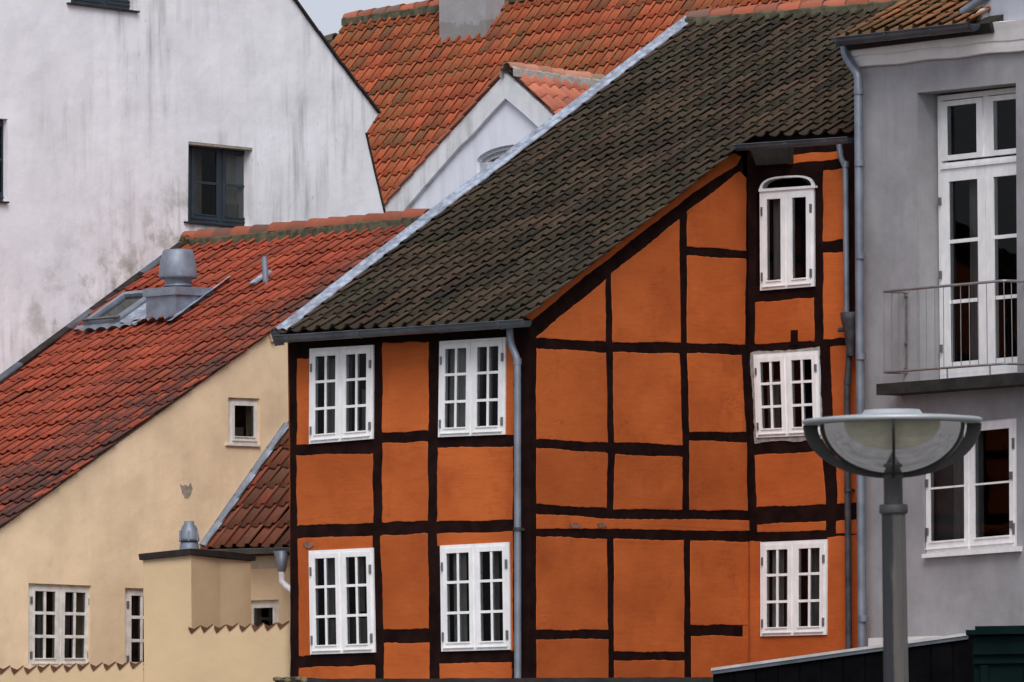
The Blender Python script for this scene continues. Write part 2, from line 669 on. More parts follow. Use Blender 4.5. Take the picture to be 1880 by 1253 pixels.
# ------------------------------------------------------------------ tiled roofs
def tile_data(w, L, mat, amp=1.0, lift=.023, thick=.012):
    """one S-shaped pantile: trough on the left, roll on the right lapping over the neighbour; v runs up the slope"""
    prof = [(0, .010), (.07, -.004), (.20, -.016), (.36, -.020), (.52, -.014), (.63, .000), (.70, .016), (.77, .034), (.87, .045), (.97, .046), (1.06, .038)]
    tr = [.7, .9, 1, 1, .8, .35, 0, 0, 0, 0, 0]
    prof = [(x * w, y * amp) for x, y in prof]
    length = L * 1.2
    mb = MB()
    m = len(prof)
    def z(v):
        return lift * (1 - v / length)
    for v in (0.0, length):
        mb.v += [(x, v, y + z(v)) for x, y in prof]
    mb.v += [(x, 0.002, y + z(0) - thick) for x, y in prof]
    mb.v += [(prof[-1][0] - .004, length, prof[-1][1] + z(length) - thick)]
    mb.v += [(x, .16, y + z(.16) - thick) for x, y in prof]
    for j in range(m - 1):
        mb.f.append((j, j + 1, m + j + 1, m + j)); mb.sm.append(True)
        mb.f.append((2 * m + j, 2 * m + j + 1, j + 1, j)); mb.sm.append(False)
        mb.f.append((3 * m + 1 + j, 3 * m + 2 + j, 2 * m + j + 1, 2 * m + j)); mb.sm.append(True)
    mb.f.append((m - 1, 3 * m - 1, 3 * m, 2 * m - 1)); mb.sm.append(False)
    mb.tr = tr * 3 + [0] + tr
    me = mb.mesh('roof_tile', mat)
    at = me.attributes.new('trough', 'FLOAT', 'POINT')
    at.data.foreach_set('value', mb.tr)
    return me, mb


class Roof:
    """a sloping plane: O, U along the eave to the right, V up the slope, N out of the roof"""
    def __init__(s, O, ang, px_u, px_v):
        s.O = O
        hu = V3((math.cos(R(ang)), math.sin(R(ang)), 0))
        hv = V3((-math.sin(R(ang)), math.cos(R(ang)), 0))
        s.U = s.toward(hu, px_u) if px_u else hu
        s.V = s.toward(hv, px_v)
        s.U.normalize()
        s.N = s.U.cross(s.V).normalized()

    def toward(s, h, px):
        n = V3((-h.y, h.x, 0))
        v = (hit(px[0], px[1], s.O, n) - s.O).normalized()
        return v if v.dot(h) > 0 else -v

    def uv(s, x, y, lift=0.0):
        p = hit(x, y, s.O + s.N * lift, s.N)
        q = p - s.O
        # solve in the (possibly slightly skewed) U,V basis
        a, b, c = s.U.dot(s.U), s.U.dot(s.V), s.V.dot(s.V)
        e, f = q.dot(s.U), q.dot(s.V)
        D = a * c - b * b
        return (e * c - f * b) / D, (a * f - b * e) / D

    def p(s, u, v, n=0.0):
        return s.O + s.U * u + s.V * v + s.N * n

    def slab(s, poly, n0=-.16, n1=-.035, mat=None, parent=None, name='roof'):
        mb = MB()
        mb.prism([s.p(u, v, n1) for u, v in poly], s.N * (n0 - n1), cap_back=True)
        return mb.build(name, mat or M['slab'], parent)


def lay_tiles(rf, roof, cells, w, L, mat, visible, limit=298, amp=1.0, lift=.023, jit=1.0):
    """cells: list of (u, v) lower-left corners. The tiles that show largest become objects, the rest one mesh."""
    me, mb = tile_data(w, L, mat, amp, lift)
    lst = []
    for u, v in cells:
        c = rf.p(u + w / 2, v + L / 2)
        x, y = proj(c)
        inframe = -12 < x < 1892 and -12 < y < 1265
        vis = inframe and visible(x, y)
        lst.append((0 if vis else 1, (c - EYE).length, u, v, inframe, x, y))
    lst.sort(key=lambda t: t[:2])
    rest = MB()
    rtr = []
    k = 0
    for rank, _, u, v, inframe, x, y in lst:
        if not (-260 < x < 2140 and -200 < y < 1400):
            continue
        a = random.gauss(0, .006) * jit
        b = random.gauss(0, .008) * jit
        U = (rf.U * math.cos(a) + rf.V * math.sin(a))
        V = (rf.V * math.cos(a) - rf.U * math.sin(a))
        N = rf.N
        V = (V * math.cos(b) + N * math.sin(b)); N = U.cross(V).normalized()
        sag = jit * (.010 * math.sin(u * 1.3 + v * .8 + 1) + .008 * math.sin(u * 2.9 - v * 1.7))
        slip = -random.uniform(.02, .06) if random.random() < .012 * jit else 0
        o = rf.p(u + random.gauss(0, .003) * jit, v + slip + (random.gauss(0, .006) + .010 * math.sin(u * 1.9 + v * .35)) * jit, sag + random.gauss(0, .0025) * jit)
        m4 = Matrix(((U.x, V.x, N.x, o.x), (U.y, V.y, N.y, o.y), (U.z, V.z, N.z, o.z), (0, 0, 0, 1)))
        if rank == 0 and k < limit:
            ob = link('roof_tile', me, roof)
            ob.matrix_basis = m4
            k += 1
        else:
            b0 = len(rest.v)
            rest.v += [tuple(m4 @ V3(p)) for p in mb.v]
            rest.f += [tuple(b0 + i for i in f) for f in mb.f]
            rest.sm += mb.sm
            rtr += mb.tr
    if rest.v:
        ob = rest.build('roof_tiles', mat, roof)
        at = ob.data.attributes.new('trough', 'FLOAT', 'POINT')
        at.data.foreach_set('value', rtr)
        ob['kind'] = 'stuff'


def ridge_tiles(A, B, up_n, mat, roof, L=.34, r=.115, bed=None, flip=False):
    """half-round ridge tiles from A to B, each lapping the next, on a bed of mortar"""
    T = (B - A)
    n = max(1, round(T.length / L))
    T = T / n
    t = T.normalized()
    side = t.cross(up_n).normalized()
    upv = side.cross(t).normalized()
    for i in range(n):
        P = A + T * i
        r0_, r1_ = (r * .96, r * 1.2) if not flip else (r * 1.2, r * .96)
        dz = random.uniform(-.008, .008)
        rows = []
        for f, rr in ((-.03, r0_), (1.02, r1_)):
            rows.append([P + T * f + side * (math.cos(a) * rr) + upv * (math.sin(a) * rr * .9 + dz - .02) for a in [math.pi * k / 10 for k in range(11)]])
        inner = [[q - (q - (P + T * f)).normalized() * .016 for q in row] for row, f in zip(rows, (-.03, 1.02))]
        mb = MB()
        mb.grid([list(reversed(rows[0])), list(reversed(rows[1]))])
        mb.grid([rows[1], inner[1]], False)
        mb.grid([inner[0], rows[0]], False)
        mb.grid([inner[0], inner[1]])
        mb.build('ridge_tile', mat, roof)
    if bed is not None:
        mb = MB()
        nseg = n * 3
        rows = []
        for i in range(nseg + 1):
            P = A + (B - A) * (i / nseg)
            j = random.uniform(-.012, .012)
            rows.append([P + side * a * (r + .035 + j) + upv * b for a, b in ((1, -.15), (.95, -.035), (.5, .02), (-.5, .02), (-.95, -.035), (-1, -.15))])
        mb.grid(rows, False)
        mb.build('mortar_bed', bed, roof)


def half_gutter(P0, P1, n, parent, r=.075, mat=None, up_=V3((0, 0, 1)), joints=(.35, .7), name='gutter'):
    """half-round gutter whose rim runs from P0 to P1; n points outwards"""
    mat = mat or M['dark_zinc']
    prof = [(r * math.cos(a), r * math.sin(a)) for a in [math.pi * (1 + k / 10) for k in range(11)]]
    prof += [(r + .012, .004), (r + .012, .014), (r, .014)]
    inner = [(.9 * r * math.cos(a), .9 * r * math.sin(a) + .004) for a in [math.pi * (2 - k / 10) for k in range(11)]]
    mb = MB()
    mb.sweep(P0, P1, n, up_, prof + inner, True, False, True)
    for P in (P0, P1):   # end caps
        mb.face([P + n * a + up_ * b for a, b in prof[:11]])
        mb.face([P + n * a + up_ * b for a, b in reversed(prof[:11])])
    g = mb.build(name, mat, parent)
    for f in joints:
        P = P0.lerp(P1, f)
        t = (P1 - P0).normalized()
        band = [(1.06 * r * math.cos(a), 1.06 * r * math.sin(a) - .002) for a in [math.pi * (1 + k / 10) for k in range(11)]]
        b2 = [(x * .93, y * .93) for x, y in reversed(band)]
        mb = MB()
        mb.sweep(P - t * .02, P + t * .02, n, up_, band + b2)
        mb.build('gutter_bracket', mat, g)
    return g


def pipe(W, px, d, r, parent, mat, name='downpipe', collars=(), clamps=()):
    path = [W.at(x, y, d) for x, y in px]
    # round the corners off
    pts = [path[0]]
    for i in range(1, len(path) - 1):
        a, b, c = path[i - 1], path[i], path[i + 1]
        k1 = min(.05, (b - a).length * .4); k2 = min(.05, (c - b).length * .4)
        p1 = b + (a - b).normalized() * k1; p2 = b + (c - b).normalized() * k2
        pts += [p1, (p1 + p2 + b * 2) / 4, p2]
    pts.append(path[-1])
    mb = MB(); mb.tube(pts, r, 12)
    o = mb.build(name, mat, parent)
    for (x, y) in collars:
        c = W.at(x, y, d)
        mb = MB(); mb.tube([c - V3((0, 0, .035)), c + V3((0, 0, .035))], r * 1.16, 12)
        mb.build('pipe_collar', mat, o)
    for (x, y) in clamps:
        c = W.at(x, y, d)
        mb = MB(); mb.tube([c - V3((0, 0, .02)), c + V3((0, 0, .02))], r * 1.3, 10)
        mb.box(c - W.U * .012 - V3((0, 0, .015)), W.U * .024, -W.n * (d + .03), V3((0, 0, .03)))
        mb.build('pipe_clamp', M['rust_pipe'], o)
    return o

# ================================================================== the ground
g = MB()
g.face([V3((-3000, -300, 0)), V3((3000, -300, 0)), V3((3000, 5500, 0)), V3((-3000, 5500, 0))])
gm = Mat('granite setts', .9, .2)
gm.color(gm.mix(gm.rng(gm.noise(.8, 6, .6), .3, .7), (.13, .125, .12), (.20, .195, .185)))
gm.bump(gm.noise(30, 4, .6), .3, .01)
gr = g.build('ground', gm.m)
gr['kind'] = 'structure'

# ================================================================== the orange half-timbered house
TH = 38.5
PC = at_depth(972, 620, 85.0)                         # the corner between the front and the set-back side
WA = Wall(PC, -TH)                                    # front
WB = Wall(PC, 90 - TH)                                # side running back
PB = WB.at(1372, 640)
WC = Wall(PB, -TH)                                    # set-back part, parallel to the front
AL = WA.at(531, 900); CR = WC.at(1574, 700)
house = thing('timber_framed_house', (PC.x, PC.y, 0), 'orange half-timbered house with black-brown beams and a blackened tile roof', 'house')

RO = Roof(WA.at(516, 612, .26), -TH, None, (1258, 46))
RO.U = RO.toward(V3((math.cos(R(-TH)), math.sin(R(-TH)), 0)), (962, 588)); RO.U.normalize(); RO.N = RO.U.cross(RO.V).normalized()
LT = .33
wA = (WA.at(972, 620) - AL).length + .10              # roof width over the front
uE = RO.uv(968, 582)[0]
uC = RO.uv(1572, 252)[0]
vC = RO.uv(1360, 262)[1]
vR = RO.uv(1262, 40)[1]
NC = round(vR / LT)
LT = vR / NC
NU = round((uE + .05) / .205)
TW = (uE + .05) / NU
jc = round(vC / LT)
vC = jc * LT
mt_black = tile_mat('blackened pantiles', (.076, .046, .030), (.044, .036, .024), (.018, .015, .0115), (.048, .049, .021), .75, .22, .36, lichen=.35)
# a few tiles keep some red
roof = RO.slab([(0, .06), (uE - .16, .06), (uE - .16, vC + .08), (uC, vC + .08), (uC, vR), (0, vR)], parent=house, name='roof', n0=-.10)
cells = []
for j in range(NC):
    nu = NU if j < jc else round(uC / TW)
    for i in range(nu):
        cells.append((i * TW, j * LT - .04))

def vis_black(x, y):
    if x < 1255 and y < 600 - (x - 530) * .752:
        return False
    if x > 1562:
        return False
    if y < 45 - (x - 1258) * .09:
        return False
    if x > 968 and y > 582 - (x - 968) * .765 and x < 1352:
        return False
    return True

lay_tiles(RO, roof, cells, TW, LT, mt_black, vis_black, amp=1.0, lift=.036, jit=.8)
mt_ridge = tile_mat('orange ridge tiles', (.40, .105, .05), (.36, .12, .07), (.16, .11, .09), (.20, .13, .10), .5, .35, .25)
ridge_tiles(RO.p(.05, vR, .05), RO.p(uC + .4, vR, .05), V3((0, 0, 1)), mt_ridge, roof, .34, .11, M['moss_mortar'])
# back slope
hv = V3((RO.V.x, RO.V.y, 0)).normalized()
bk = [RO.p(0, vR, -.04), RO.p(uC, vR, -.04)]
dn = hv * 3.4 - V3((0, 0, 1.7))
mb = MB(); mb.prism([bk[0], bk[1], bk[1] + dn, bk[0] + dn], V3((0, 0, -.1)), cap_back=True)
mb.build('rear_roof', M['slab'], house)
# zinc capping along the left edge
nz = 9
for k in range(nz):
    a, b = vR * k / nz, vR * (k + 1) / nz + .04
    mb = MB()
    lift = .004 * (k % 2)
    rows = []
    for q in range(9):
        v = a + (b - a) * q / 8
        jx = random.uniform(-.012, .012)
        rows.append([RO.p(-.10, v, -.13), RO.p(-.095, v, .055 + lift), RO.p(-.045, v, .075 + lift), RO.p(-.03, v, .048 + lift),
                     RO.p(.05, v, .062 + lift), RO.p(.095 + jx, v, .045 + lift), RO.p(.098 + jx, v, .03 + lift)])
    mb.grid(rows, False)
    mb.build('flashing_sheet', M['bright_zinc'], roof)

# walls: a dark core behind the infills, closed all round down to the ground
def roof_z(p):
    t = ((RO.O - p).dot(RO.N)) / RO.N.z
    return p.z + t - .12
core = []
dA, dC = WA.off(-.5), WC.off(-.5)
foot = [AL, PC, PB, CR, CR + hv * 7.4, AL + hv * 11.0]
foot = [V3((p.x, p.y, 0)) for p in foot]
inn = [foot[0] - WA.n * .5 + WA.U * .02, foot[1] - WA.n * .5 - WA.U * .5, foot[2] - WC.n * .5 - WB.n * .5, foot[3] - WC.n * .5, foot[4], foot[5]]
mb = MB()
for i in range(6):
    a, b = inn[i], inn[(i + 1) % 6]
    za, zb = roof_z(a), roof_z(b)
    if i == 3:
        zb = roof_z(foot[4] - hv * 3.2) - 1.4
    if i == 4:
        za = zb = roof_z(foot[4] - hv * 3.2) - 1.4
    if i == 5:
        za = roof_z(foot[4] - hv * 3.2) - 1.4
        mid = foot[0] + hv * (vR * V3((RO.V.x, RO.V.y, 0)).length)
        zm = roof_z(mid)
        mb.face([a, b, b + V3((0, 0, zb)), V3((mid.x, mid.y, zm)), a + V3((0, 0, za))])
        continue
    mb.face([a, b, b + V3((0, 0, zb)), a + V3((0, 0, za))])
core = mb.build('inner_wall', M['inside'], house)
# left flank of the front part
mb = MB()
a, b = foot[0], foot[0] + hv * 3.0
mb.face([a, b, b + V3((0, 0, roof_z(b))), a + V3((0, 0, roof_z(a)))])
mb.build('flank_wall', M['orange'], house)

front = MB()
BOT = 1735
# ---- front wall (left)
fa = link('front_wall', bpy.data.meshes.new('front_wall'), house)
def put_panels(W, parent, lst):
    for p in lst:
        panel(W, p, M['orange'], parent)
def put_beams(W, parent, lst, d1=0.0):
    for p in lst:
        beam(W, p, parent, d1 - .12, d1)

mbp = MB()   # sole plate at the foot of the front gives the front wall its own body
mbp.prism([WA.at(530, 1500), WA.at(974, 1500), WA.at(975, BOT), WA.at(530, BOT)], -WA.n * .12)
fa.data = mbp.mesh('front_wall', M['orange'])
put_panels(WA, fa, [
    [(545, 659), (567.5, 658), (567.5, 817), (544.6, 817)],
    [(702, 629.5), (787.5, 628), (786, 791.4), (701, 794.8)],
    [(928, 634.6), (943, 634), (943, 799), (928, 799)],
    [(543.6, 836.4), (684, 833), (685, 960), (545, 966)],
    [(701.5, 814), (785, 811.5), (785.5, 956), (701, 960)],
    [(803, 823), (942, 820), (940.7, 954), (801.6, 958.7)],
    [(546, 989), (683, 984), (684, 1007.5), (567.5, 1013), (570, 1204), (548.6, 1205)],
    [(697.7, 984), (785, 979.5), (787.5, 1154.7), (703.8, 1156.4)],
    [(704.4, 1181.5), (788, 1180), (788, 1500), (705, 1500)],
    [(548.6, 1226.8), (688, 1221), (689, 1500), (550, 1500)],
    [(801.6, 980.5), (940.7, 975.4), (942.5, 1195), (936.5, 1195), (934.2, 996.5), (802.5, 1003)],
    [(806.6, 1218.4), (939, 1216), (940, 1500), (807, 1500)]])
put_beams(WA, fa, [
    [(531, 622), (549, 622), (552, 1500), (535, 1500)],
    [(683, 625), (705, 625), (707, 1500), (686, 1500)],
    [(784, 622), (809, 622), (810, 1500), (786, 1500)],
    [(940, 600), (972, 598), (973, 1500), (941, 1500)]])
put_beams(WA, fa, [
    [(531, 618), (971, 590), (971, 636), (700, 634), (690, 650), (531, 662)],
    [(545, 812), (692, 803), (692, 840), (545, 843)], [(698, 788), (792, 785), (792, 820), (698, 822)],
    [(800, 796), (945, 793), (945, 828), (800, 831)], [(540, 954), (945, 944), (945, 984), (540, 997)],
    [(700, 1148), (794, 1146), (794, 1190), (700, 1190)], [(545, 1196), (694, 1190), (694, 1230), (545, 1235)],
    [(803, 1188), (945, 1185), (945, 1226), (803, 1228)]], -.004)
casement(WA, [(568, 640.6), (685.3, 633.6), (684.3, 806), (567, 815.5)], fa, curtains=[
    (.08, .50, .05, .95, -.20, 'dim_curtain'), (.62, .92, .45, .95, -.25, 'dim_curtain')])
casement(WA, [(806.6, 627), (928, 619.5), (927, 798), (804, 803)], fa, curtains=[
    (.06, .36, .05, .96, -.14, 'curtain'), (.34, .50, .05, .62, -.20, 'dim_curtain'), (.56, .64, .05, .95, -.20, 'dim_curtain')])
casement(WA, [(566.4, 1011.6), (684.3, 1006), (688.3, 1198), (569.4, 1202)], fa, curtains=[
    (.08, .26, .05, .62, -.18, 'dim_curtain'), (.28, .42, .05, .95, -.16, 'curtain'), (.08, .95, .66, .96, -.26, 'dim_curtain'),
    (.56, .70, .05, .6, -.18, 'dim_curtain')])
casement(WA, [(807.6, 1002), (934.6, 995.5), (937.3, 1193), (810, 1196.6)], fa, curtains=[
    (.08, .27, .05, .96, -.14, 'curtain'), (.58, .68, .05, .95, -.2, 'dim_curtain')])

# ---- side wall running back
sb = link('side_wall', bpy.data.meshes.new('side_wall'), house)
mbp = MB(); mbp.prism([WB.at(975, 1500), WB.at(1374, 1500), WB.at(1374, BOT), WB.at(975, BOT)], -WB.n * .12)
sb.data = mbp.mesh('side_wall', M['orange'])
put_panels(WB, sb, [
    [(966, 580), (1346, 281), (1362, 288), (1354, 303), (1272, 355), (1164, 439), (1060, 520), (978, 588)],
    [(985, 618.6), (1112.5, 513), (1112.5, 628), (985, 621)],
    [(1122.6, 503), (1248, 402.5), (1250, 630), (1125, 628.7)],
    [(1261.6, 389), (1358.8, 315), (1370.5, 327), (1370.5, 461), (1261.6, 452.7)],
    [(1261.6, 469.5), (1370.5, 476), (1368, 633.7), (1261.6, 630)],
    [(985, 639.4), (1113.5, 647.5), (1116.5, 812.7), (985, 807)],
    [(1126, 647), (1248, 649.5), (1254, 817.7), (1127.6, 812.7)],
    [(1262, 648.5), (1361.5, 652), (1370.6, 793.6), (1266, 793.6)],
    [(985, 822.7), (1116.5, 831.8), (1114, 934), (985, 925.6)],
    [(1130, 834.5), (1254, 839.5), (1253, 936.7), (1126, 935.7)],
    [(1266, 809.3), (1371, 812.7), (1373, 938.4), (1266, 936.7)],
    [(985, 943.4), (1114, 952.4), (1376, 956), (1376, 975), (985, 971)],
    [(985, 985), (1115, 990), (1117, 1157), (985, 1157)],
    [(1127, 990), (1256, 992), (1257, 1198), (1128, 1196)],
    [(1268, 993), (1373.5, 995), (1373.5, 1148), (1268, 1148)],
    [(1269, 1168), (1373.5, 1168), (1373.5, 1500), (1269, 1500)],
    [(985, 1174), (1117, 1174), (1117, 1500), (985, 1500)],
    [(1128, 1213), (1257, 1213), (1257, 1500), (1128, 1500)]])
put_beams(WB, sb, [
    [(972, 598), (989, 600), (989, 1500), (973, 1500)],
    [(972.5, 588), (1060, 517), (1164, 436), (1272, 352), (1362, 293), (1366, 330), (988, 640), (972.5, 640)],
    [(1109, 515), (1126, 500), (1130, 830), (1129, 1500), (1113, 1500), (1113, 830)],
    [(1245, 405), (1264, 390), (1268, 830), (1271, 1500), (1254, 1500), (1251, 830)],
    [(1356, 325), (1374, 325), (1376, 990), (1366, 990), (1368, 800), (1358, 660)]])
put_beams(WB, sb, [
    [(983, 614), (1373, 628), (1373, 656), (983, 644)], [(983, 802), (1258, 812), (1258, 844), (983, 828)],
    [(1263, 788), (1374, 788), (1374, 817), (1263, 815)], [(1258, 448), (1374, 456), (1374, 481), (1258, 474)],
    [(983, 920), (1120, 929), (1376, 933), (1376, 961), (1120, 957), (983, 948)],
    [(983, 966), (1377, 972), (1377, 998), (1120, 993), (983, 990)], [(983, 1152), (1120, 1152), (1120, 1179), (983, 1179)],
    [(1126, 1191), (1260, 1193), (1260, 1218), (1126, 1218)], [(1267, 1145), (1373, 1147), (1373, 1171), (1267, 1170)]], -.004)

# ---- set-back wall (right)
sc = link('set_back_wall', bpy.data.meshes.new('set_back_wall'), house)
mbp = MB(); mbp.prism([WC.at(1375, 1500), WC.at(1578, 1500), WC.at(1578, BOT), WC.at(1375, BOT)], -WC.n * .12)
sc.data = mbp.mesh('set_back_wall', M['orange'])
put_panels(WC, sc, [
    [(1446, 285), (1548, 277), (1548, 291), (1446, 302)],
    [(1385.7, 555.6), (1494.6, 547), (1494.6, 627), (1385.7, 632)],
    [(1511, 313.7), (1550, 309.5), (1550, 440), (1510, 443.7)],
    [(1511, 464.5), (1550, 463), (1551, 621), (1511, 623.7)],
    [(1385, 836), (1509.6, 828.4), (1516, 926.6), (1388.3, 931.6)],
    [(1523.7, 636.8), (1572, 632), (1575, 923), (1537, 925.6)],
    [(1389.7, 963.5), (1516, 956.8), (1516, 974.5), (1389.7, 978)],
    [(1534.8, 957), (1576, 953), (1576, 980), (1534.8, 980)],
    [(1374.5, 994), (1397, 994), (1397, 1169.5), (1518, 1166.5), (1518.5, 988), (1545, 984), (1577, 982), (1580, 1500), (1375, 1500)]])
put_beams(WC, sc, [
    [(1372.5, 318), (1388, 315), (1388, 640), (1392, 990), (1377, 990), (1373, 650)],
    [(1492, 300), (1513, 298), (1513, 635), (1492, 635)],
    [(1504, 626), (1526, 626), (1540, 990), (1515, 990)],
    [(1548, 270), (1574, 268), (1577, 700), (1552, 700)]])
put_beams(WC, sc, [
    [(1372.5, 300), (1550, 286), (1550, 313), (1500, 317), (1500, 356), (1494.5, 352), (1485, 332), (1462, 321), (1425, 323), (1404, 332), (1393, 354), (1386, 358), (1372.5, 330)],
    [(1384, 526), (1500, 518), (1500, 552), (1384, 560)], [(1384, 627), (1555, 615), (1555, 640), (1500, 638), (1384, 652)],
    [(1384, 803), (1513, 797), (1515, 834), (1384, 841)], [(1386, 924), (1575, 915), (1575, 955), (1515, 960), (1388, 968)],
    [(1378, 974), (1560, 968), (1560, 984), (1519, 989), (1396, 995.5), (1378, 996)],
    [(1508, 440), (1552, 436), (1552, 468), (1508, 468)], [(1372.5, 262), (1575, 250), (1575, 279), (1440, 288), (1440, 303), (1372.5, 312)]], -.004)
put_beams(WC, sc, [[(1451.7, 606), (1465, 606), (1465, 634), (1451.7, 634)]], .006)
mb = MB()
mb.prism([WC.at(1376, 273, .12), WC.at(1446, 268, .12), WC.at(1446, 300, .12), WC.at(1388, 304, .12)], -WC.n * .2)
mb.build('beam_end', M['timber_raw'], sc)
# grey mortar round the middle window
mb = MB()
mb.prism(wobble([WC.at(x, y, .010) for x, y in [(1377.5, 648.5), (1503.5, 636.8), (1509, 806), (1385.6, 814.4)]], WC.n, .06, .009), -WC.n * .05,
         [[WC.at(x, y, .010) for x, y in [(1385, 654), (1500, 646), (1504, 797), (1390, 802)]]])
mb.build('mortar_surround', M['mortar'], sc)
casement(WC, [(1383, 651.8), (1502.3, 644), (1506, 799), (1388.3, 804.3)], sc, d=.026, curtains=[(.08, .26, .3, .95, -.15, 'dim_curtain'), (.28, .44, .5, .95, -.22, 'dim_curtain')])
casement(WC, [(1395.8, 996), (1518, 990.5), (1517, 1165.8), (1395.8, 1168.8)], sc, d=.026, curtains=[(.08, .24, .05, .95, -.14, 'curtain'), (.24, .46, .05, .95, -.2, 'dim_curtain'), (.58, .75, .05, .95, -.24, 'dim_curtain')])
# arched window: a two-leaf casement with a fanlight on top
aw = casement(WC, [(1394.5, 352), (1494, 345.5), (1494.6, 526), (1395.5, 534)], sc, d=.026, cols=1, rows=1, stile=.068, top=.06, bottom=.07, mullion=.03,
              curtains=[(.10, .30, .05, .95, -.16, 'dim_curtain')])
outer, inner = [], []
for k in range(17):
    a = math.pi * (1 - k / 16)
    ca, sa = math.cos(a), math.sin(a)
    cx = math.copysign(abs(ca) ** .62, ca); sy = abs(sa) ** .85
    x, y0 = 1444 + 50.5 * cx, 348.5 - .065 * (50.5 * cx)
    outer.append(WC.at(x, y0 - 25.5 * sy, .03))
    x2 = 1444 + 45.5 * cx
    inner.append(WC.at(x2, 345.0 - .065 * (45.5 * cx) - 18.5 * sy, .03))
base_in = [inner[-1] * 1.0, inner[0] * 1.0]
mb = MB()
for i in range(16):
    f4 = [outer[i], outer[i + 1], inner[i + 1], inner[i]]
    mb.box8(f4 + [p - WC.n * .1 for p in f4])
f4 = [inner[0], inner[-1], outer[-1], outer[0]]
mb.box8(f4 + [p - WC.n * .1 for p in f4])
mb.build('fanlight_frame', M['white'], aw)
q = [WC.at(x, y, .05) for x, y in [(1392.5, 347.5), (1496, 340.5), (1496.5, 345), (1393, 352.5)]]
mb = MB(); mb.box8(q + [p - WC.n * .08 for p in q]); mb.build('transom', M['white'], aw)
mb = MB(); mb.prism([p - WC.n * .015 for p in inner], -WC.n * .002, sides=False); mb.build('pane', M['glass'], aw)

# ---- gutters and downpipes
ud = V3((0, 0, 1))
half_gutter(WA.at(510, 619, .33), WA.at(969, 589, .33), WA.n, house, .072, joints=(.05, .34, .66, .90))
half_gutter(WC.at(1353, 268, .33), WC.at(1562, 254, .33), WC.n, house, .062, mat=M['dark_zinc'], joints=(.45, .8))
# left end of the eave: turned-up zinc hook
mb = MB(); mb.prism([RO.p(-.10, -.06, -.13), RO.p(-.10, -.06, .06), RO.p(.03, -.06, .04), RO.p(.05, -.06, -.12)], V3((0, .03, 0)), cap_back=True)
mb.build('flashing_end', M['dark_zinc'], roof)
pipe(WA, [(935, 600), (938, 632), (950, 660), (951, 1735)], .13, .041, house, M['pipe_zinc'], collars=[(950, 664)], clamps=[(950.5, 972), (951, 1290)])
pipe(WC, [(1540, 262), (1543, 288), (1552, 306), (1554.5, 600)], .13, .034, house, M['pipe_zinc'], collars=[(1552.5, 302)])
pipe(WC, [(1551, 580), (1560, 640), (1555, 712), (1562, 1735)], .12, .038, house, M['rust_pipe'], collars=[(1556, 700)], clamps=[(1557, 900)])
mb = MB()
c = WC.at(1562, 606, .14)
mb.tube([WC.at(1540, 606, .14), WC.at(1578, 604, .14)], .028, 8)
mb.lathe(c - ud * .30, [(.045, 0), (.06, .2), (.11, .42), (.12, .50), (.0, .50)], 10)
mb.build('pipe_hopper', M['rust_pipe'], house)

for W, par, x0, x1 in ((WB, sb, 1364, 1374.6), (WC, sc, 1373, 1384)):
    mb = MB(); mb.prism([W.at(x0, 996, -.001), W.at(x1, 996, -.001), W.at(x1, 1500, -.001), W.at(x0, 1500, -.001)], -W.n * .1)
    mb.build('corner_render', M['orange'], par)
# places where the limewash has come off and bare brick shows
for W, par, pts in ((WA, fa, [(556, 998), (563, 995), (573, 997), (575, 1002), (570, 1007), (560, 1006)]),
                    (WB, sb, [(1047, 962), (1056, 960), (1066, 963), (1065, 970), (1050, 970)]), (WB, sb, [(1098, 962), (1106, 960), (1114, 964), (1110, 969), (1100, 969)])):
    mb = MB(); mb.prism(wobble([W.at(x, y, .016) for x, y in pts], W.n, .03, .004), -W.n * .02)
    mb.build('bare_brick', M['brick'], par)

# ================================================================== the yellow house (left)
TY = 47.0
PYw = at_depth(0, 975, 88.3)
WY = Wall(PYw, 90 - TY)                                # gable wall: right end farther away
apex = WY.at(790, 399)
yh = thing('yellow_house', (WY.at(200, 1200).x, WY.at(200, 1200).y, 0), 'yellow limewashed house with a red tile roof and a ventilator on it', 'house')
RY = Roof(WY.at(0, 972, .05), -TY, None, (708, 456))
vTop = RY.uv(783, 403)[1]
RY.U = Roof.toward(RY, V3((math.cos(R(-TY)), math.sin(R(-TY)), 0)), (0, 972)) if False else RY.U
# let the ridge decide the exact run of the courses
Pr = RY.p(0, vTop)
nrm = V3((-RY.U.y, RY.U.x, 0))
Pl = hit(345, 446, Pr, nrm)
RY.U = (Pr - Pl).normalized(); RY.N = RY.U.cross(RY.V).normalized()
uL = (Pr - Pl).length
LY = vTop / round(vTop / .33)
NY = round(uL / .212)
TWY = uL / NY
stain = (RY.O, RY.U - RY.V * .24, -3.0, -.5)
mt_red = tile_mat('red pantiles', (.355, .071, .033), (.285, .059, .031), (.072, .040, .034), (.17, .085, .05), .35, .12, .22, stain=stain, tdark=.05)
yroof = RY.slab([(-uL - .3, -3), (-.28, -3), (-.28, vTop), (-uL - .3, vTop)], parent=yh, name='roof', n0=-.14)
cells = []
jn = round(vTop / LY)
for j in range(-7, jn):
    for i in range(NY + 1):
        cells.append((-(i + 1) * TWY + .0, j * LY - .03))

def vis_yel(x, y):
    return y < 975 - x * .727 + 8 and y > 703 - x * .735 and y > 440 - (x - 345) * .1 and y > 0 and x < 640 + (470 - y) * 1.1 and not (148 < x < 385 and 520 < y < 598 and y < 610 - (x - 300) * .3)

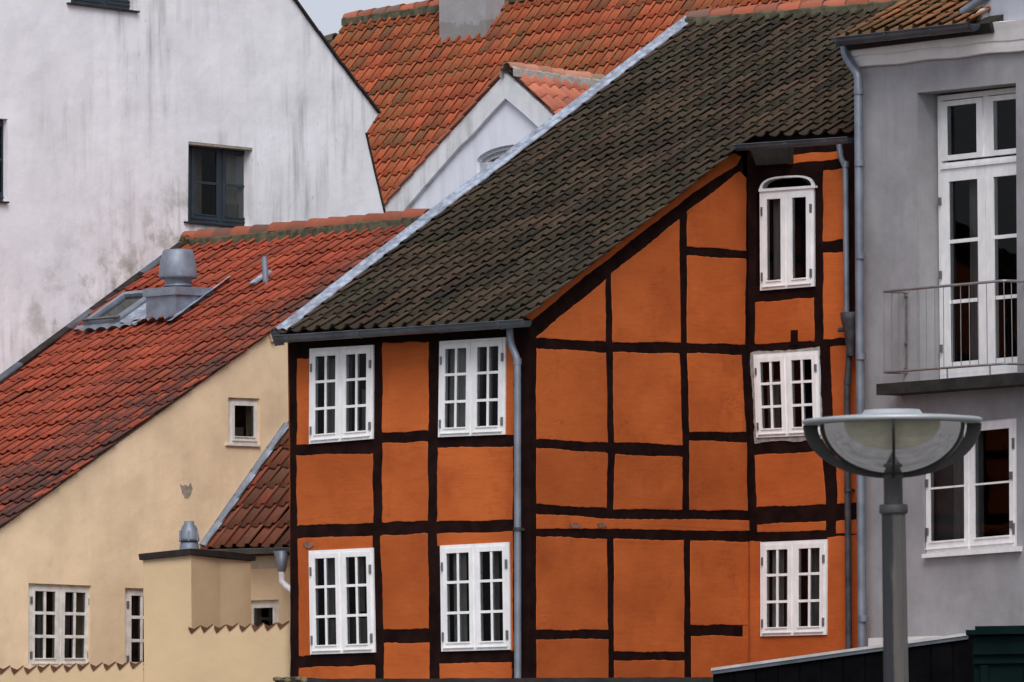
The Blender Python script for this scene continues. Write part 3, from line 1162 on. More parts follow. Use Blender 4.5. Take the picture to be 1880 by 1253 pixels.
lay_tiles(RY, yroof, cells, TWY, LY, mt_red, vis_yel, amp=.62, lift=.030)
mt_ridge2 = tile_mat('red brown ridge tiles', (.30, .085, .045), (.25, .075, .04), (.10, .06, .045), (.14, .09, .05), .4, .2, .2)
ridge_tiles(RY.p(-uL - .05, vTop, .05), RY.p(.1, vTop, .05), ud, mt_ridge2, yroof, .36, .115, M['moss_mortar'], flip=True)
mb = MB()
hvy = V3((-RY.V.x, -RY.V.y, 0)).normalized()
a, b = RY.p(-uL - .3, vTop, -.04), RY.p(-.02, vTop, -.04)
dn = -hvy * 3.5 - ud * 2.0
mb.prism([a, b, b + dn, a + dn], V3((0, 0, -.1)), cap_back=True); mb.build('rear_roof', M['slab'], yh)
win1 = [(52.6, 1071), (167.5, 1075.5), (164.5, 1223.4), (52, 1224)]
win2 = [(229.6, 1079.6), (346, 1083), (344, 1232), (229.6, 1231)]
win3 = [(419, 730), (476.5, 732), (477, 818), (419, 816)]
yw = holed_wall(WY, [(-160, 1087), (0, 972), (790, 399), (1000, 560), (1000, 1800), (-160, 1800)], [win1, win2, win3], .25, M['yellow'], yh)
for wpx, kw in ((win1, dict(cols=2, rows=3, stile=.055, munt=.036, fr=.04, mullion=.035, curtains=[(.70, .93, .05, .95, -.30, 'dim_curtain'), (.40, .46, .05, .95, -.3, 'curtain')])),
                (win2, dict(cols=2, rows=3, stile=.055, munt=.036, fr=.04, mullion=.035)),
                (win3, dict(cols=1, rows=1, leaves=1, stile=.045, fr=.06, bottom=.05, curtains=[(.05, .95, .60, .95, -.25, 'dim_curtain')]))):
    room(WY, wpx, -.06, 1.0, yh)
    casement(WY, wpx, yh, d=-.05 if wpx is not win3 else -.035, mat=M['old_white'], hinges=wpx is not win3, **kw)
mb = MB(); q = quad(WY, [(416, 814), (479, 817), (479, 820.5), (416, 818)], .03); mb.box8(q + [p - WY.n * .06 for p in q]); mb.build('sill', M['old_white'], yh)
# bare patch where the limewash has fallen off
mb = MB(); mb.prism(wobble([WY.at(x, y, .004) for x, y in [(330, 887), (336, 892), (340, 890), (345, 894), (350, 886), (354, 897), (351, 905), (346, 916), (339, 915), (334, 903)]], WY.n, .02, .004), -WY.n * .02)
mb.build('bare_patch', M['bare_plaster'], yh)
# stepped mortar fillet along the right verge
for k in range(14):
    x0 = 500 + k * 17
    y0 = 975 - .727 * x0
    q = [WY.at(x0 - 3, y0 + 4, .05), WY.at(x0 + 15, y0 - 9, .05), WY.at(x0 + 17, y0 + 3, .05), WY.at(x0 + 1, y0 + 16, .05)]
    mb = MB(); mb.box8(q + [p - WY.n * .12 for p in q]); mb.build('verge_fillet', M['yellow'], yw)

# roof vent: zinc-clad box with a fan cowl
def on_roof(x, y, lift=0.0):
    return hit(x, y, RY.O + RY.N * lift, RY.N)
hu = V3((RY.U.x, RY.U.y, 0)).normalized(); hw = hvy * -1.0           # hw points up-slope, horizontal
Pc = on_roof(323.4, 584, .03)                                          # nearest bottom corner
Wl = Wall(Pc, -TY)                                                     # front face of the box runs along the eave
Wr = Wall(Pc, 90 - TY)
bl = Wl.at(268.5, 588); br_ = Wr.at(383, 560)
L1 = (bl - Pc).length; L2 = (br_ - Pc).length
zt = Wl.at(323.4, 541).z
mb = MB()
o = V3((Pc.x, Pc.y, Pc.z - .5))
mb.box(o - hu * L1, hu * L1, hw * L2, ud * (zt - o.z))
vent = mb.build('roof_vent', M['zinc'], yh)
mb = MB(); mb.box(V3((o.x, o.y, zt)) - hu * (L1 + .03) - hw * .03, hu * (L1 + .06), hw * (L2 + .06), ud * .10)
mb.build('vent_lid', M['zinc'], vent)
top = V3((o.x, o.y, zt + .10)) - hu * L1 * .5 + hw * L2 * .5
px_m = F / (top - EYE).dot(fw)
top = top + ud * (4 / px_m)
rr = 35 / px_m
mb = MB()
mb.lathe(top, [(26.5 / px_m, 0), (26.5 / px_m, .02), (24 / px_m, .03), (26 / px_m, 15 / px_m), (30 / px_m, 17 / px_m)], 28)
mb.build('vent_neck', M['zinc'], vent)
h0 = 14 / px_m; H = 53 / px_m
mb = MB()
mb.lathe(top, [(rr * .86, h0), (rr, h0), (rr * 1.01, h0 + .03), (rr * 1.0, h0 + H * .25), (rr * .95, h0 + H * .55), (rr * .86, h0 + H * .82), (rr * .77, h0 + H * .97), (rr * .72, h0 + H), (.0, h0 + H + .015)], 32)
mb.build('vent_cowl', M['zinc'], vent)
for (x0, x1, yy) in ((0, 1, 0),):
    mb = MB()
    rows = []
    for r_ in (0, 1):
        row = []
        for k in range(21):
            u = -L1 - .06 + (L1 + .12) * k / 20
            base = Pc + hu * u
            if r_ == 0:
                row.append(base - hw * .012 + ud * .015)
            else:
                uu, vv = k / 20, 0
                wv = .02 * math.sin(k * 1.35)
                q = Pc + RY.U * u - RY.V * (.15 + .03 * math.cos(k * 1.35)) + RY.N * (.075 + wv)
                row.append(q)
        rows.append(row)
    mb.grid([rows[1], rows[0]])
    mb.build('apron_flashing', M['zinc'], vent)
mb = MB()
ra, rb = [], []
for k in range(13):
    t = k / 12
    ra.append(Pc + RY.V * (-.16 + t * (L2 / .89 + .55)) + RY.N * .04 + RY.U * .0)
    rb.append(Pc + RY.V * (-.18 + t * (L2 / .89 + .55)) + RY.N * (.055 + .003 * math.sin(k * 2.0)) + RY.U * (.12 - .05 * k / 12 + .004 * math.sin(k * 1.6)))
mb.grid([ra, rb], False); mb.build('side_flashing', M['bright_zinc'], vent)

# skylight beside it
sk = [(152.8, 596), (226, 540), (270, 534), (214.5, 596)]
s0 = on_roof(153, 597, .10); s1 = on_roof(215, 597, .10); s3 = on_roof(225, 543, .10)
su = RY.U * (s1 - s0).dot(RY.U); sv = RY.V * (s3 - s0).dot(RY.V)
mb = MB()
def skbox(a0, a1, b0, b1, n0, n1):
    mb.box(s0 + su * a0 + sv * b0 + RY.N * n0, su * (a1 - a0), sv * (b1 - b0), RY.N * (n1 - n0))
skbox(0, .12, 0, 1, -.12, .05); skbox(.80, 1, 0, 1, -.12, .05); skbox(.12, .80, .90, 1, -.12, .05); skbox(.12, .80, 0, .09, -.12, .03)
skl = mb.build('skylight', M['zinc'], yh)
mb = MB(); P = [s0 + su * a + sv * b + RY.N * .012 for a, b in ((.1, .05), (.82, .05), (.82, .95), (.1, .95))]; mb.face(P); mb.build('pane', M['glass'], skl)
mb = MB(); P = [s0 + su * a + sv * b + RY.N * -.012 for a, b in ((.1, .05), (.82, .05), (.82, .95), (.1, .95))]; mb.face(P); mb.build('blind', M['concrete_dark'], skl)
mb = MB(); mb.box(s0 + su * .04 - sv * .01 + RY.N * .05, su * .93, sv * .05, RY.N * .025); mb.build('frame_cover', M['dark_zinc'], skl)
mb = MB(); ra, rb = [], []
for k in range(25):
    a = -.15 + 1.45 * k / 24
    ra.append(s0 + su * a + RY.N * .0 - RY.V * .01); rb.append(s0 + su * a - RY.V * (.10 + .02 * math.cos(k * 1.2)) + RY.N * (-.02 + .02 * math.sin(k * 1.2)))
mb.grid([rb, ra]); mb.build('apron_flashing', M['zinc'], skl)
mb = MB(); P = [s0 + su * a + sv * b + RY.N * z for a, b, z in ((1.0, -.05, .02), (1.36, -.05, -.045), (1.36, 1.1, -.045), (1.0, 1.1, .02))]; mb.face(P); mb.build('side_flashing', M['bright_zinc'], skl)

# small soil pipe with its flashing
pb = on_roof(488, 512, .05)
mb = MB(); mb.tube([pb - ud * .1, pb + ud * .27 - hu * .02], .038, 12); sp = mb.build('vent_pipe', M['zinc'], yh)
mb = MB(); P = on_roof(463, 522, .06); Q = on_roof(515, 498, .06)
dv = RY.V * (Q - P).dot(RY.V)
mb.box(P - RY.U * .05, dv, RY.U * .12, RY.N * .02); mb.build('flashing_sheet', M['bright_zinc'], sp)
# flashing where the roof meets the white wall
pj0, pj1 = on_roof(0, 703, .0), on_roof(345, 447, .0)
T = (pj1 - pj0)
ht = V3((T.x, T.y, 0)).normalized()
ang_w = math.degrees(math.atan2(ht.y, ht.x))
WW = Wall(pj0, ang_w)
for k in range(8):
    a, b = pj0 + T * (k / 8 - .02), pj0 + T * ((k + 1) / 8)
    mb = MB(); mb.sweep(a, b, WW.n, RY.N, [(-.02, -.05), (.02, -.05), (.085, .045), (.08, .06), (.03, .075), (.0, .09), (-.02, .09)])
    mb.build('flashing_sheet', M['felt'] if k % 3 else M['dark_zinc'], yroof)

# ================================================================== the white house behind it
wh = thing('white_house', (pj1.x, pj1.y, 0), 'tall white rendered gable house with slate blue windows and dark rain streaks', 'house')
mw = plaster('white rain-streaked render', (.765, .757, .765), (.25, .247, .235), .09, .68, .45, 34)
bc = mw.b.inputs['Base Color'].links[0].from_socket
dj = mw.along(pj0 + V3((0, 0, 0)), (WW.n.cross(T.normalized())).normalized() * (1 if (WW.n.cross(T.normalized())).z > 0 else -1))
near = mw.rng(dj, 1.5, -.15)
al = mw.along(pj0, T.normalized())
band = mw.math('MULTIPLY', mw.rng(al, .2, 1.2), mw.rng(al, 5.2, 3.9))
pat = mw.rng(mw.noise(2.6, 6, .68), .44, .68)
k = mw.math('MULTIPLY', mw.math('MULTIPLY', near, band), pat)
mw.color(mw.mix(mw.math('MULTIPLY', k, .75), bc, (.20, .185, .125)))
M['white_wall'] = mw.m
hW = [[(346, 260), (464, 272), (464, 418), (345, 407)], [(-95, 210), (14, 219), (13.5, 371), (-96, 363)], [(130, -145), (253, -135), (253, 21), (130, 5)]]
outl = [(-180, -170), (421, -170), (544.6, 0), (630, 117), (697, 205), (673, 244), (711, 406), (770, 650), (900, 1800), (-180, 1800)]
ww = holed_wall(WW, outl, hW, .35, M['white_wall'], wh)
for hpx, cur in zip(hW, ([(.06, .45, .05, .95, -.3, 'dim_curtain'), (.70, .95, .05, .95, -.15, 'curtain'), (.55, .9, .72, .95, -.1, 'dim_curtain')], [], [(.55, .95, .05, .95, -.2, 'pale_curtain'), (.05, .4, .3, .95, -.2, 'dim_curtain')])):
    room(WW, hpx, -.25, 1.2, wh)
    casement(WW, hpx, wh, d=-.16 if hpx is not hW[1] else -.085, cols=1, rows=2, stile=.052, munt=.03, fr=.06, mat=M['slate_paint'], curtains=cur, hinges=False, mullion=.07)
    (x0, y0), (x1, y1) = hpx[3], hpx[2]
    q = quad(WW, [(x0 - 3, y0 - .5), (x1 + 4, y1 - .5), (x1 + 4, y1 + 2.6), (x0 - 3, y0 + 2.2)], .05)
    mb = MB(); mb.box8(q + [p - WW.n * .3 for p in q]); mb.build('sill', M['felt'], wh)
    if hpx is hW[0]:
        q = quad(WW, [(346, 260), (464, 272), (464, 276), (346, 265)], -.004)
        mb = MB(); mb.box8(q + [p - WW.n * .2 for p in q]); mb.build('lintel', M['bare_plaster'], wh)
# its roof edges, running back from the gable
bkw = -WW.n
edge = [(421, -170), (485, -82), (544.6, 0), (587, 58), (630, 117), (664, 161), (700, 207)]
for i in range(len(edge) - 1):
    (xa, ya), (xb, yb) = edge[i], edge[i + 1]
    a, b = WW.at(xa, ya, .05), WW.at(xb, yb, .05)
    t = (b - a).normalized(); nn = WW.n.cross(t); nn = nn if nn.z > 0 else -nn
    mb = MB()
    qd = [a + nn * .014, b + nn * .006, b - nn * .016, a - nn * .008]
    mb.box8(qd + [p + bkw * 9 for p in qd]); mb.build('roof_edge', M['felt'], wh)
for (xa, ya, xb, yb) in ((673, 244, 690, 318), (690, 318, 711, 406), (711, 406, 770, 650)):
    a, b = WW.at(xa, ya, .02), WW.at(xb, yb, .02)
    t = (b - a).normalized(); nn = WW.n.cross(t); nn = nn if nn.dot(WW.U) > 0 else -nn
    mb = MB(); qd = [a + nn * .014, b + nn * .014, b - nn * .008, a - nn * .008]
    mb.box8(qd + [p + bkw * 9 for p in qd]); mb.build('lower_roof_edge', M['felt'], wh)
# dry weed rooted where ridge and wall meet
wd = thing('weed', WW.at(337, 450, .03), 'little dry weed rooted on the white wall at the red ridge end', 'weed')
mb = MB(); lf = MB()
for k in range(16):
    a = random.uniform(-1.2, 1.2)
    p0 = WW.at(340, 449, .16)
    p1 = p0 + WW.U * (math.sin(a) * .10 - .03) + ud * (math.cos(a) * .11) + WW.n * random.uniform(0, .07)
    mb.tube([p0, p0.lerp(p1, .5) + ud * .02, p1], .005, 4, False)
    for j in range(4):
        c = p0.lerp(p1, random.uniform(.4, 1.05)) + V3((random.uniform(-.02, .02),) * 3)
        e = V3((random.uniform(-1, 1), random.uniform(-1, 1), random.uniform(-1, 1))).normalized() * .014
        f_ = e.orthogonal().normalized() * .008
        lf.face([c - e, c + f_, c + e, c - f_])
mb.build('stalks', M['weed'], wd); lf.build('leaves', M['weed'], wd)

# ================================================================== the lean-to between yellow and orange house
lo = thing('lean_to', (WY.at(470, 1200).x, WY.at(470, 1200).y - .5, 0), 'small lean-to with mossy red tiles between the yellow gable and the orange house', 'lean-to')
Lp = WY.at(374, 1007, .02)
RL = Roof(Lp, -TY, (531, 1002), (527, 787))
vL = RL.uv(527, 787)[1]
uR = RL.uv(534, 1004)[0] + .35
mt_l = tile_mat('mossy red pantiles', (.25, .058, .032), (.16, .06, .035), (.07, .045, .03), (.075, .06, .026), .85, .3, .3)
lroof = RL.slab([(-.05, .0), (uR, .0), (uR, vL + .6), (-.05, vL + .6)], parent=lo, name='roof')
cells = [(i * .222, j * .33 - .04) for i in range(int(uR / .222) + 1) for j in range(int(vL / .33) + 2)]
lay_tiles(RL, lroof, cells, .222, .33, mt_l, lambda x, y: x < 533 and y > 1004 - (x - 374) * 1.43, lift=.036)
for k in range(5):
    a, b = vL * k / 5, vL * (k + 1) / 5 + .03
    mb = MB(); mb.grid([[RL.p(-.03, v, -.05), RL.p(-.02, v, .075), RL.p(.01, v, .07), RL.p(.06 + .012 * math.sin(q), v, .05), RL.p(.065, v, .03)] for q, v in enumerate([a + (b - a) * i / 6 for i in range(7)])], False)
    mb.build('flashing_sheet', M['zinc'], lroof)
# stepped yellow fillet above the flashing
for k in range(9):
    p = RL.p(-.05, vL * (k + .5) / 9, .09)
    mb = MB(); mb.box(p - RL.V * .13 - ud * .0 - WY.n * .03, RL.V * .26, WY.n * .05, RL.N * .09)
    mb.build('mortar_fillet', M['yellow'], lroof)
WL = Wall(RL.p(0, .16, 0) + V3((0, 0, 0)), -TY)
WL.P = RL.p(0, .30, -.1)
zt_ = WL.P.z
small = [(457, 1103), (511.5, 1101), (511.5, 1178), (457, 1180)]
a0, a1 = WL.at(360, 1036), WL.at(575, 1026)
holed_wall(WL, [(a0, None), (a1, None), (575, 1800), (360, 1800)] if False else [(360, 1036), (575, 1026), (575, 1800), (360, 1800)], [small], .2, M['yellow'], lo)
room(WL, small, -.05, .8, lo)
casement(WL, small, lo, d=-.045, cols=1, rows=1, leaves=1, stile=.045, fr=.06, mat=M['old_white'], hinges=False, bottom=.06)
mb = MB(); mb.box(WL.at(440, 1046, .012), WL.U * 1.0, -WL.n * .02, ud * .16); mb.build('soffit', M['soffit'], lo)
half_gutter(RL.p(-.02, -.03, -.015), RL.p(uR - .25, -.03, -.02), V3((-math.sin(R(TY)), -math.cos(R(TY)), 0)), lo, .05, joints=(.7,))
hp = hit(517, 1012, RL.p(0, -.05, 0), WL.n)
mb = MB(); mb.lathe(hp - ud * .24, [(.045, 0), (.05, .02), (.095, .24), (.0, .24)], 12); mb.build('rain_hopper', M['pipe_zinc'], lo)
mb = MB(); mb.tube([hp - ud * .24, hp - ud * .36, hp - ud * .42 + WL.U * .08, hp - ud * .50 + WL.U * .25], .04, 10); mb.build('downpipe', M['plastic'], lo)

# ================================================================== yellow annex with a flat roof, and the two courtyard walls
PWl = WA.at(531, 1150, -.10)
WK = Wall(PWl, 4.0)
an = thing('flat_roofed_annex', (WK.at(330, 1200).x, WK.at(330, 1200).y + .4, 0), 'pale yellow annex with a dark flat roof edge and a small roof ventilator', 'annex')
c0, c1 = WK.at(262.7, 1024), WK.at(350.6, 1014)
zr = (c0.z + c1.z) / 2
e1 = V3((.50, .87, 0)); e2 = V3((.62, .78, 0))
pA = V3((c0.x, c0.y, 0)); pB = V3((c1.x, c1.y, 0)); pC = pB + e1 * .62; pD = pC + e2 * .55
pE = pA + V3((.30, 1.5, 0))
ring = [pA, pB, pC, pD, pE]
mb = MB()
for i in range(5):
    a, b = ring[i], ring[(i + 1) % 5]
    za = c0.z if i == 0 else c1.z
    zs = [c0.z, c1.z, c1.z - .02, c1.z - .05, c0.z]
    mb.face([a, b, b + ud * zs[(i + 1) % 5], a + ud * zs[i]])
mb.build('wall', M['yellow_pale'], an)
zs = [c0.z, c1.z, c1.z - .02, c1.z - .05, c0.z]
ctr = sum(ring, V3()) / 5
mb = MB()
lowr = [p + (p - ctr).normalized() * .06 + ud * (z - .03) for p, z in zip(ring, zs)]
upr = [p + (p - ctr).normalized() * .075 + ud * (z + .04) for p, z in zip(ring, zs)]
mb.grid([lowr, upr], False, True); mb.face(upr)
mb.face(list(reversed(lowr)))
mb.build('roof', M['felt'], an)
vc = WK.off(-.45).at(347.5, 1013)
pm = F / (vc - EYE).dot(fw)
vz = V3((vc.x, vc.y, vc.z - .05))
mb = MB(); mb.lathe(vz, [(19.5 / pm, -.05), (19 / pm, .06), (16.5 / pm, .145), (15.5 / pm, .165), (0, .165)], 20); vt = mb.build('ventilator', M['zinc'], an)
mb = MB(); mb.lathe(vz, [(15.5 / pm, .17), (18.8 / pm, .165), (18.5 / pm, .20), (17 / pm, .27), (13 / pm, .345), (9.5 / pm, .36), (9 / pm, .40), (0, .40)], 20); mb.build('ventilator_hood', M['zinc'], vt)
for a_ in (-.9, .0, .9):
    mb = MB(); d_ = V3((math.sin(a_), -math.cos(a_), 0)); mb.box(vz + d_ * (17.5 / pm) + ud * .17 - V3((.008, 0, 0)), V3((.016, 0, 0)), d_ * .02, ud * .12)
    mb.build('hood_strap', M['pipe_zinc'], vt)

mt_cop = simple('terracotta coping tiles under limewash', (.115, .045, .022), .9, .2, var=.35, scale=10, bump=.4)
def coping_wall(name, label, x0, y0, x1, y1, n, d, ref, thick=.24):
    W = WK.off(d)
    a, b = W.at(x0, y0), W.at(x1, y1)
    w = thing(name, V3(((a.x + b.x) / 2, (a.y + b.y) / 2, 0)), label, 'wall', 'limewashed courtyard walls with tile coping')
    T = (b - a) / n
    k = T.length / 24.0
    t = T.normalized()
    def pt(i, x, y, d=0.0):
        return a + T * i + t * (x * k) + ud * (y * k + jit[i]) + W.n * d
    jit = [random.uniform(-.009, .009) for _ in range(n + 1)]
    topl = []
    for i in range(n):
        v = random.uniform(-.8, .8)
        for x, y in ((1, -3), (5.5, -11 + v), (12, -4.5), (17, .2 + v), (21.5, 3.2 + v), (23.4, 2.6)):
            topl.append(pt(i, x, y))
    mb = MB(); mb.prism([V3((a.x, a.y, 0)), a - ud * .02] + topl + [b - ud * .02, V3((b.x, b.y, 0))], -W.n * thick)
    mb.build('wall', M['yellow_pale'], w)
    for i in range(n):
        # a coping tile bedded across the wall: we look at its V-shaped end
        e = [random.uniform(-.7, .7) for _ in range(7)]
        sec = [(0 + e[0], 2.2), (.6, -3), (5.2, -11.5 + e[1]), (8.2, -9.4), (22.6, 3.4 + e[2] * .5), (22.3, 4.8 + e[2] * .5), (10.6 + e[3], -2.6 + e[4])]
        mb = MB(); mb.prism([pt(i, x, y, .012) for x, y in sec], -W.n * (thick + .03), cap_back=True)
        mb.build('coping_tile', mt_cop, w)
    return w
coping_wall('courtyard_wall', 'yellow courtyard wall with scalloped tile coping below the larger white window', -77, 1230.5, 262.7, 1217.5, 14, 0.0, None)
coping_wall('courtyard_wall', 'yellow courtyard wall with scalloped tile coping beside the orange house', 346, 1152, 532, 1145, 8, 0.004, None)

# ================================================================== the big orange-red roof far behind
TR = 40.0
PR = at_depth(641, 37, 127.0)
rh = thing('red_roofed_house', (PR.x + 3, PR.y + 1, 0), 'house behind with a steep orange-red tile roof and a cement chimney', 'house')
RR = Roof(PR, -TR, (802, 14.5), (612, 82))
LR = .33 * 1.0
# course and tile sizes from the picture scale
x1, y1 = proj(RR.p(1, 0)); x0, y0 = proj(PR)
TWR = 17.6 / (x1 - x0)
x2, y2 = proj(RR.p(0, -1))
LRR = 26.3 / (y2 - y0)
mt_r = tile_mat('orange red pantiles', (.42, .088, .037), (.36, .088, .036), (.15, .062, .032), (.155, .115, .042), .95, .15, .25, lichen=.6, spots=(.42, .38, .24))
# which end of V is up
nrow, ncol = 21, 62
rroof = RR.slab([(0, -nrow * LRR), (ncol * TWR, -nrow * LRR), (ncol * TWR, 0), (0, 0)], parent=rh, name='roof')
cells = [(i * TWR, -(j + 1) * LRR) for j in range(nrow) for i in range(ncol)]

def vis_r(x, y):
    if x < 700 and y > 80 + (x - 612) * 1.37:
        return False
    if x > 672 and y > 244 and y > 244 + (x - 672) * 4.2:
        return False
    if x < 927 and y > 134 + (927 - x) * 1.09:
        return False
    if x >= 927 and y > 126 + (x - 927) * .17 and x < 1110:
        return False
    if x >= 1100 and y > 150 - (x - 1105) * .72:
        return False
    if 805 < x < 915 and y < 72:
        return False
    return y > 5 or x > 1300

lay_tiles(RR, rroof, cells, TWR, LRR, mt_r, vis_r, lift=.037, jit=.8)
ridge_tiles(RR.p(-.03, .02, .04), RR.p(ncol * TWR, .02, .04), ud, mt_ridge, rroof, 26 / (x1 - x0), .115, M['moss_mortar'])
hvr = V3((RR.V.x, RR.V.y, 0)).normalized()
a, b = RR.p(0, 0, -.04), RR.p(ncol * TWR, 0, -.04)
dn = hvr * 5.5 - ud * 5.5
mb = MB(); mb.prism([a, b, b + dn, a + dn], V3((0, 0, -.1)), cap_back=True); mb.build('rear_roof', M['slab'], rh)
e0, e1_ = RR.p(.12, -nrow * LRR + .4, -.2), RR.p(ncol * TWR - .12, -nrow * LRR + .4, -.2)
f0, f1 = RR.p(.12, 0, -.2), RR.p(ncol * TWR - .12, 0, -.2)
g0, g1 = f0 + dn * .95, f1 + dn * .95
mb = MB()
z0 = lambda p: V3((p.x, p.y, 0))
mb.face([z0(e0), z0(e1_), e1_, e0]); mb.face([z0(g1), z0(g0), g0, g1])
mb.face([z0(g0), z0(e0), e0, f0, g0]); mb.face([z0(e1_), z0(g1), g1, f1, e1_])
mb.build('wall', M['gable_white'], rh)
# chimney
cp = hit(807, 79, RR.O, RR.N)
cq = hit(890.5, 71, RR.O, RR.N)
cu = V3((RR.U.x, RR.U.y, 0)).normalized()
wch = V3(((cq - cp).x, (cq - cp).y, 0)).dot(cu)
mb = MB()
o = V3((cp.x, cp.y, cp.z - 1.0))
mb.box(o, cu * wch, hvr * 1.0, ud * 3.6)
mch = plaster('chimney cement render', (.33, .325, .325), (.17, .165, .15), .16, .8, .5, 18)
bc = mch.b.inputs['Base Color'].links[0].from_socket
hz = mch.along(cp, V3((0, 0, 1)))
kk = mch.rng(mch.math('ADD', hz, mch.rng(mch.noise(3.5, 5, .6), .3, .7, -.12, .12)), .30, .36)
mch.color(mch.mix(kk, mch.mix(.55, bc, (.17, .16, .14)), bc))
ch = mb.build('chimney', mch.m, rh)
mb = MB(); mb.box(o + ud * 3.3 - cu * .06 - hvr * .06, cu * (wch + .12), hvr * 1.12, ud * .18); mb.build('chimney_cap', mch.m, ch)

# ================================================================== the white gabled house in front of it
TG = 43.0
PG = at_depth(927, 134, 108.0)
WG = Wall(PG, TG - 90)
gh = thing('gabled_house', (PG.x, PG.y, 0), 'house with a blue-white gable, raised rim and arched recess under salmon tiles', 'house')
archw = [(868 + 7, 298)]
import itertools
def arch_pts(cx, cy, rx, ry, n=14, drop=60, sl=-.10):
    pts = []
    for k in range(n + 1):
        a = math.pi * (1 - k / n)
        x = cx + rx * math.cos(a)
        pts.append((x, cy + sl * (x - cx) - ry * math.sin(a)))
    pts.append((cx + rx, cy + sl * rx + drop)); pts.append((cx - rx, cy - sl * rx + drop))
    return pts
A1 = arch_pts(941, 291, 66, 25)
A2 = arch_pts(941, 298, 61, 24)
A3 = arch_pts(941, 305, 54, 22)
gout = [(927, 136), (703, 380), (640, 450), (640, 1750), (1130, 1750), (1130, 318), (1019, 218)]
holed_wall(WG, gout, [A1], .3, M['gable_white'], gh)
mb = MB(); mb.prism([WG.at(x, y, -.06) for x, y in A1], -WG.n * .06, [[WG.at(x, y, -.06) for x, y in A2]]); mb.build('arch_moulding', M['gable_white'], gh)
mb = MB(); mb.prism([WG.at(x, y, -.12) for x, y in A2], -WG.n * .1, [[WG.at(x, y, -.12) for x, y in A3]]); fw_ = mb.build('window', M['white'], gh)
room(WG, [(870, 260), (1010, 250), (1010, 380), (870, 380)], -.22, .6, gh)
mb = MB(); mb.prism([WG.at(x, y, -.18) for x, y in A3], -WG.n * .002, sides=False); mb.build('pane', M['glass'], fw_)
# raised rim along both rakes
iL = [(927.5, 181), (905, 204), (880, 232), (862, 252), (847, 265), (830, 284), (800, 318), (768, 355), (731, 399), (690, 446)]
oL = [(927.5, 135), (703, 379), (640, 449)]
mb = MB(); mb.prism([WG.at(x, y, .07) for x, y in oL + list(reversed(iL))], -WG.n * .07); mb.build('raised_rim', M['gable_band'], gh)
mb = MB(); mb.prism([WG.at(x, y, .07) for x, y in [(927.5, 135), (1019, 217), (1110, 300), (1075, 306), (993, 238.5), (960, 208), (927.5, 181)]], -WG.n * .07); mb.build('raised_rim', M['gable_band'], gh)
# right-hand slope of its roof: runs back from the gable
PE = WG.at(936, 133, .10)
RG = Roof(PE, TG, (1110, 163), (0, 0)) if False else None
class _R(Roof):
    def __init__(s): pass
RG = _R(); RG.O = PE
h_u = V3((math.cos(R(TG)), math.sin(R(TG)), 0))
RG.U = RG.toward(h_u, (1108, 158))
dnw = (WG.at(1019, 214, .10) - PE).normalized()
RG.V = -dnw
RG.N = RG.U.cross(RG.V).normalized()
if RG.N.z < 0:
    RG.N = -RG.N
mt_g = tile_mat('salmon pantiles', (.46, .155, .095), (.42, .135, .075), (.22, .09, .06), (.22, .14, .08), .4, .1, .18)
xg, yg = proj(RG.p(1, 0)); xo, yo = proj(PE)
tg = 18.3 / (xg - xo)
xv, yv = proj(RG.p(0, -1)); lg = 23.4 / (yv - yo)
groof = RG.slab([(.2, -4.0), (3.6, -4.0), (3.6, 0), (.2, 0)], parent=gh, name='roof', n0=-.08)
cells = [(i * tg, -(j + 1) * lg) for i in range(16) for j in range(11)]
lay_tiles(RG, groof, cells, tg, lg, mt_g, lambda x, y: y < 150 - (x - 1105) * .72, amp=1.15, lift=.02)
# left-hand slope (seen edge-on)
RH = _R(); RH.O = WG.at(920, 134, .10)
RH.U = -RG.U
RH.V = -(WG.at(703, 378, .10) - RH.O).normalized()
RH.N = RH.U.cross(RH.V).normalized()
if RH.N.z < 0:
    RH.N = -RH.N
hroof = RH.slab([(-3.6, -4.2), (-.2, -4.2), (-.2, 0), (-3.6, 0)], parent=gh, name='roof', n0=-.08)
for k in range(13):
    a = RH.p(.02, -.33 * (k + 1) - .06, .0); 
    mb = MB(); mb.box(RH.p(-.26, -.33 * (k + 1) - .06, .015), RH.U * .28, RH.V * .40 - RH.N * .03, RH.N * .03)
    mb.build('verge_tile', mt_g, hroof)
ridge_tiles(RG.p(-.06, .05, .06), RG.p(3.6, .05, .06), ud, tile_mat('lichened salmon ridge tiles', (.45, .19, .12), (.40, .17, .11), (.2, .16, .1), (.24, .22, .12), .7, .2, .2), groof, 25 / (xg - xo), .10, M['mortar'])

# ================================================================== a brown ridge peeping out between white gable and red roof
PD = at_depth(600, 76, 150.0)
WD = Wall(PD, -30)
dh = thing('distant_house', (PD.x, PD.y, 0), 'distant house of which one brown ridge end shows beside the white gable', 'house')
mb = MB()
pts = [WD.at(x, y) for x, y in [(560, 82), (614, 73), (640, 130), (640, 1650), (560, 1650)]]
mb.prism(pts, -WD.n * 4); mb.build('wall', M['chimney'], dh)
ridge_tiles(WD.at(560, 84), WD.at(617, 73), ud, M['brick_dull'], dh, .36, .14)

# ================================================================== the grey rendered house (right)
TQ = 53.0
PQ = at_depth(1578, 600, 86.85)
WQ = Wall(PQ, -TQ)
qh = thing('grey_house', (PQ.x + 1, PQ.y + .5, 0), 'grey rendered house with tall white windows, a small balcony and a moulded cornice', 'house')
op1 = [(1684, 171), (1865, 152.5), (1868, 690), (1690, 712)]
op2 = [(1696, 783), (1866, 766), (1867, 1003), (1697, 1017)]
holed_wall(WQ, [(1575, 112), (1900, 78), (2150, 40), (3100, -160), (3100, 1900), (1586, 1760)], [op1, op2], .45, M['grey'], qh)
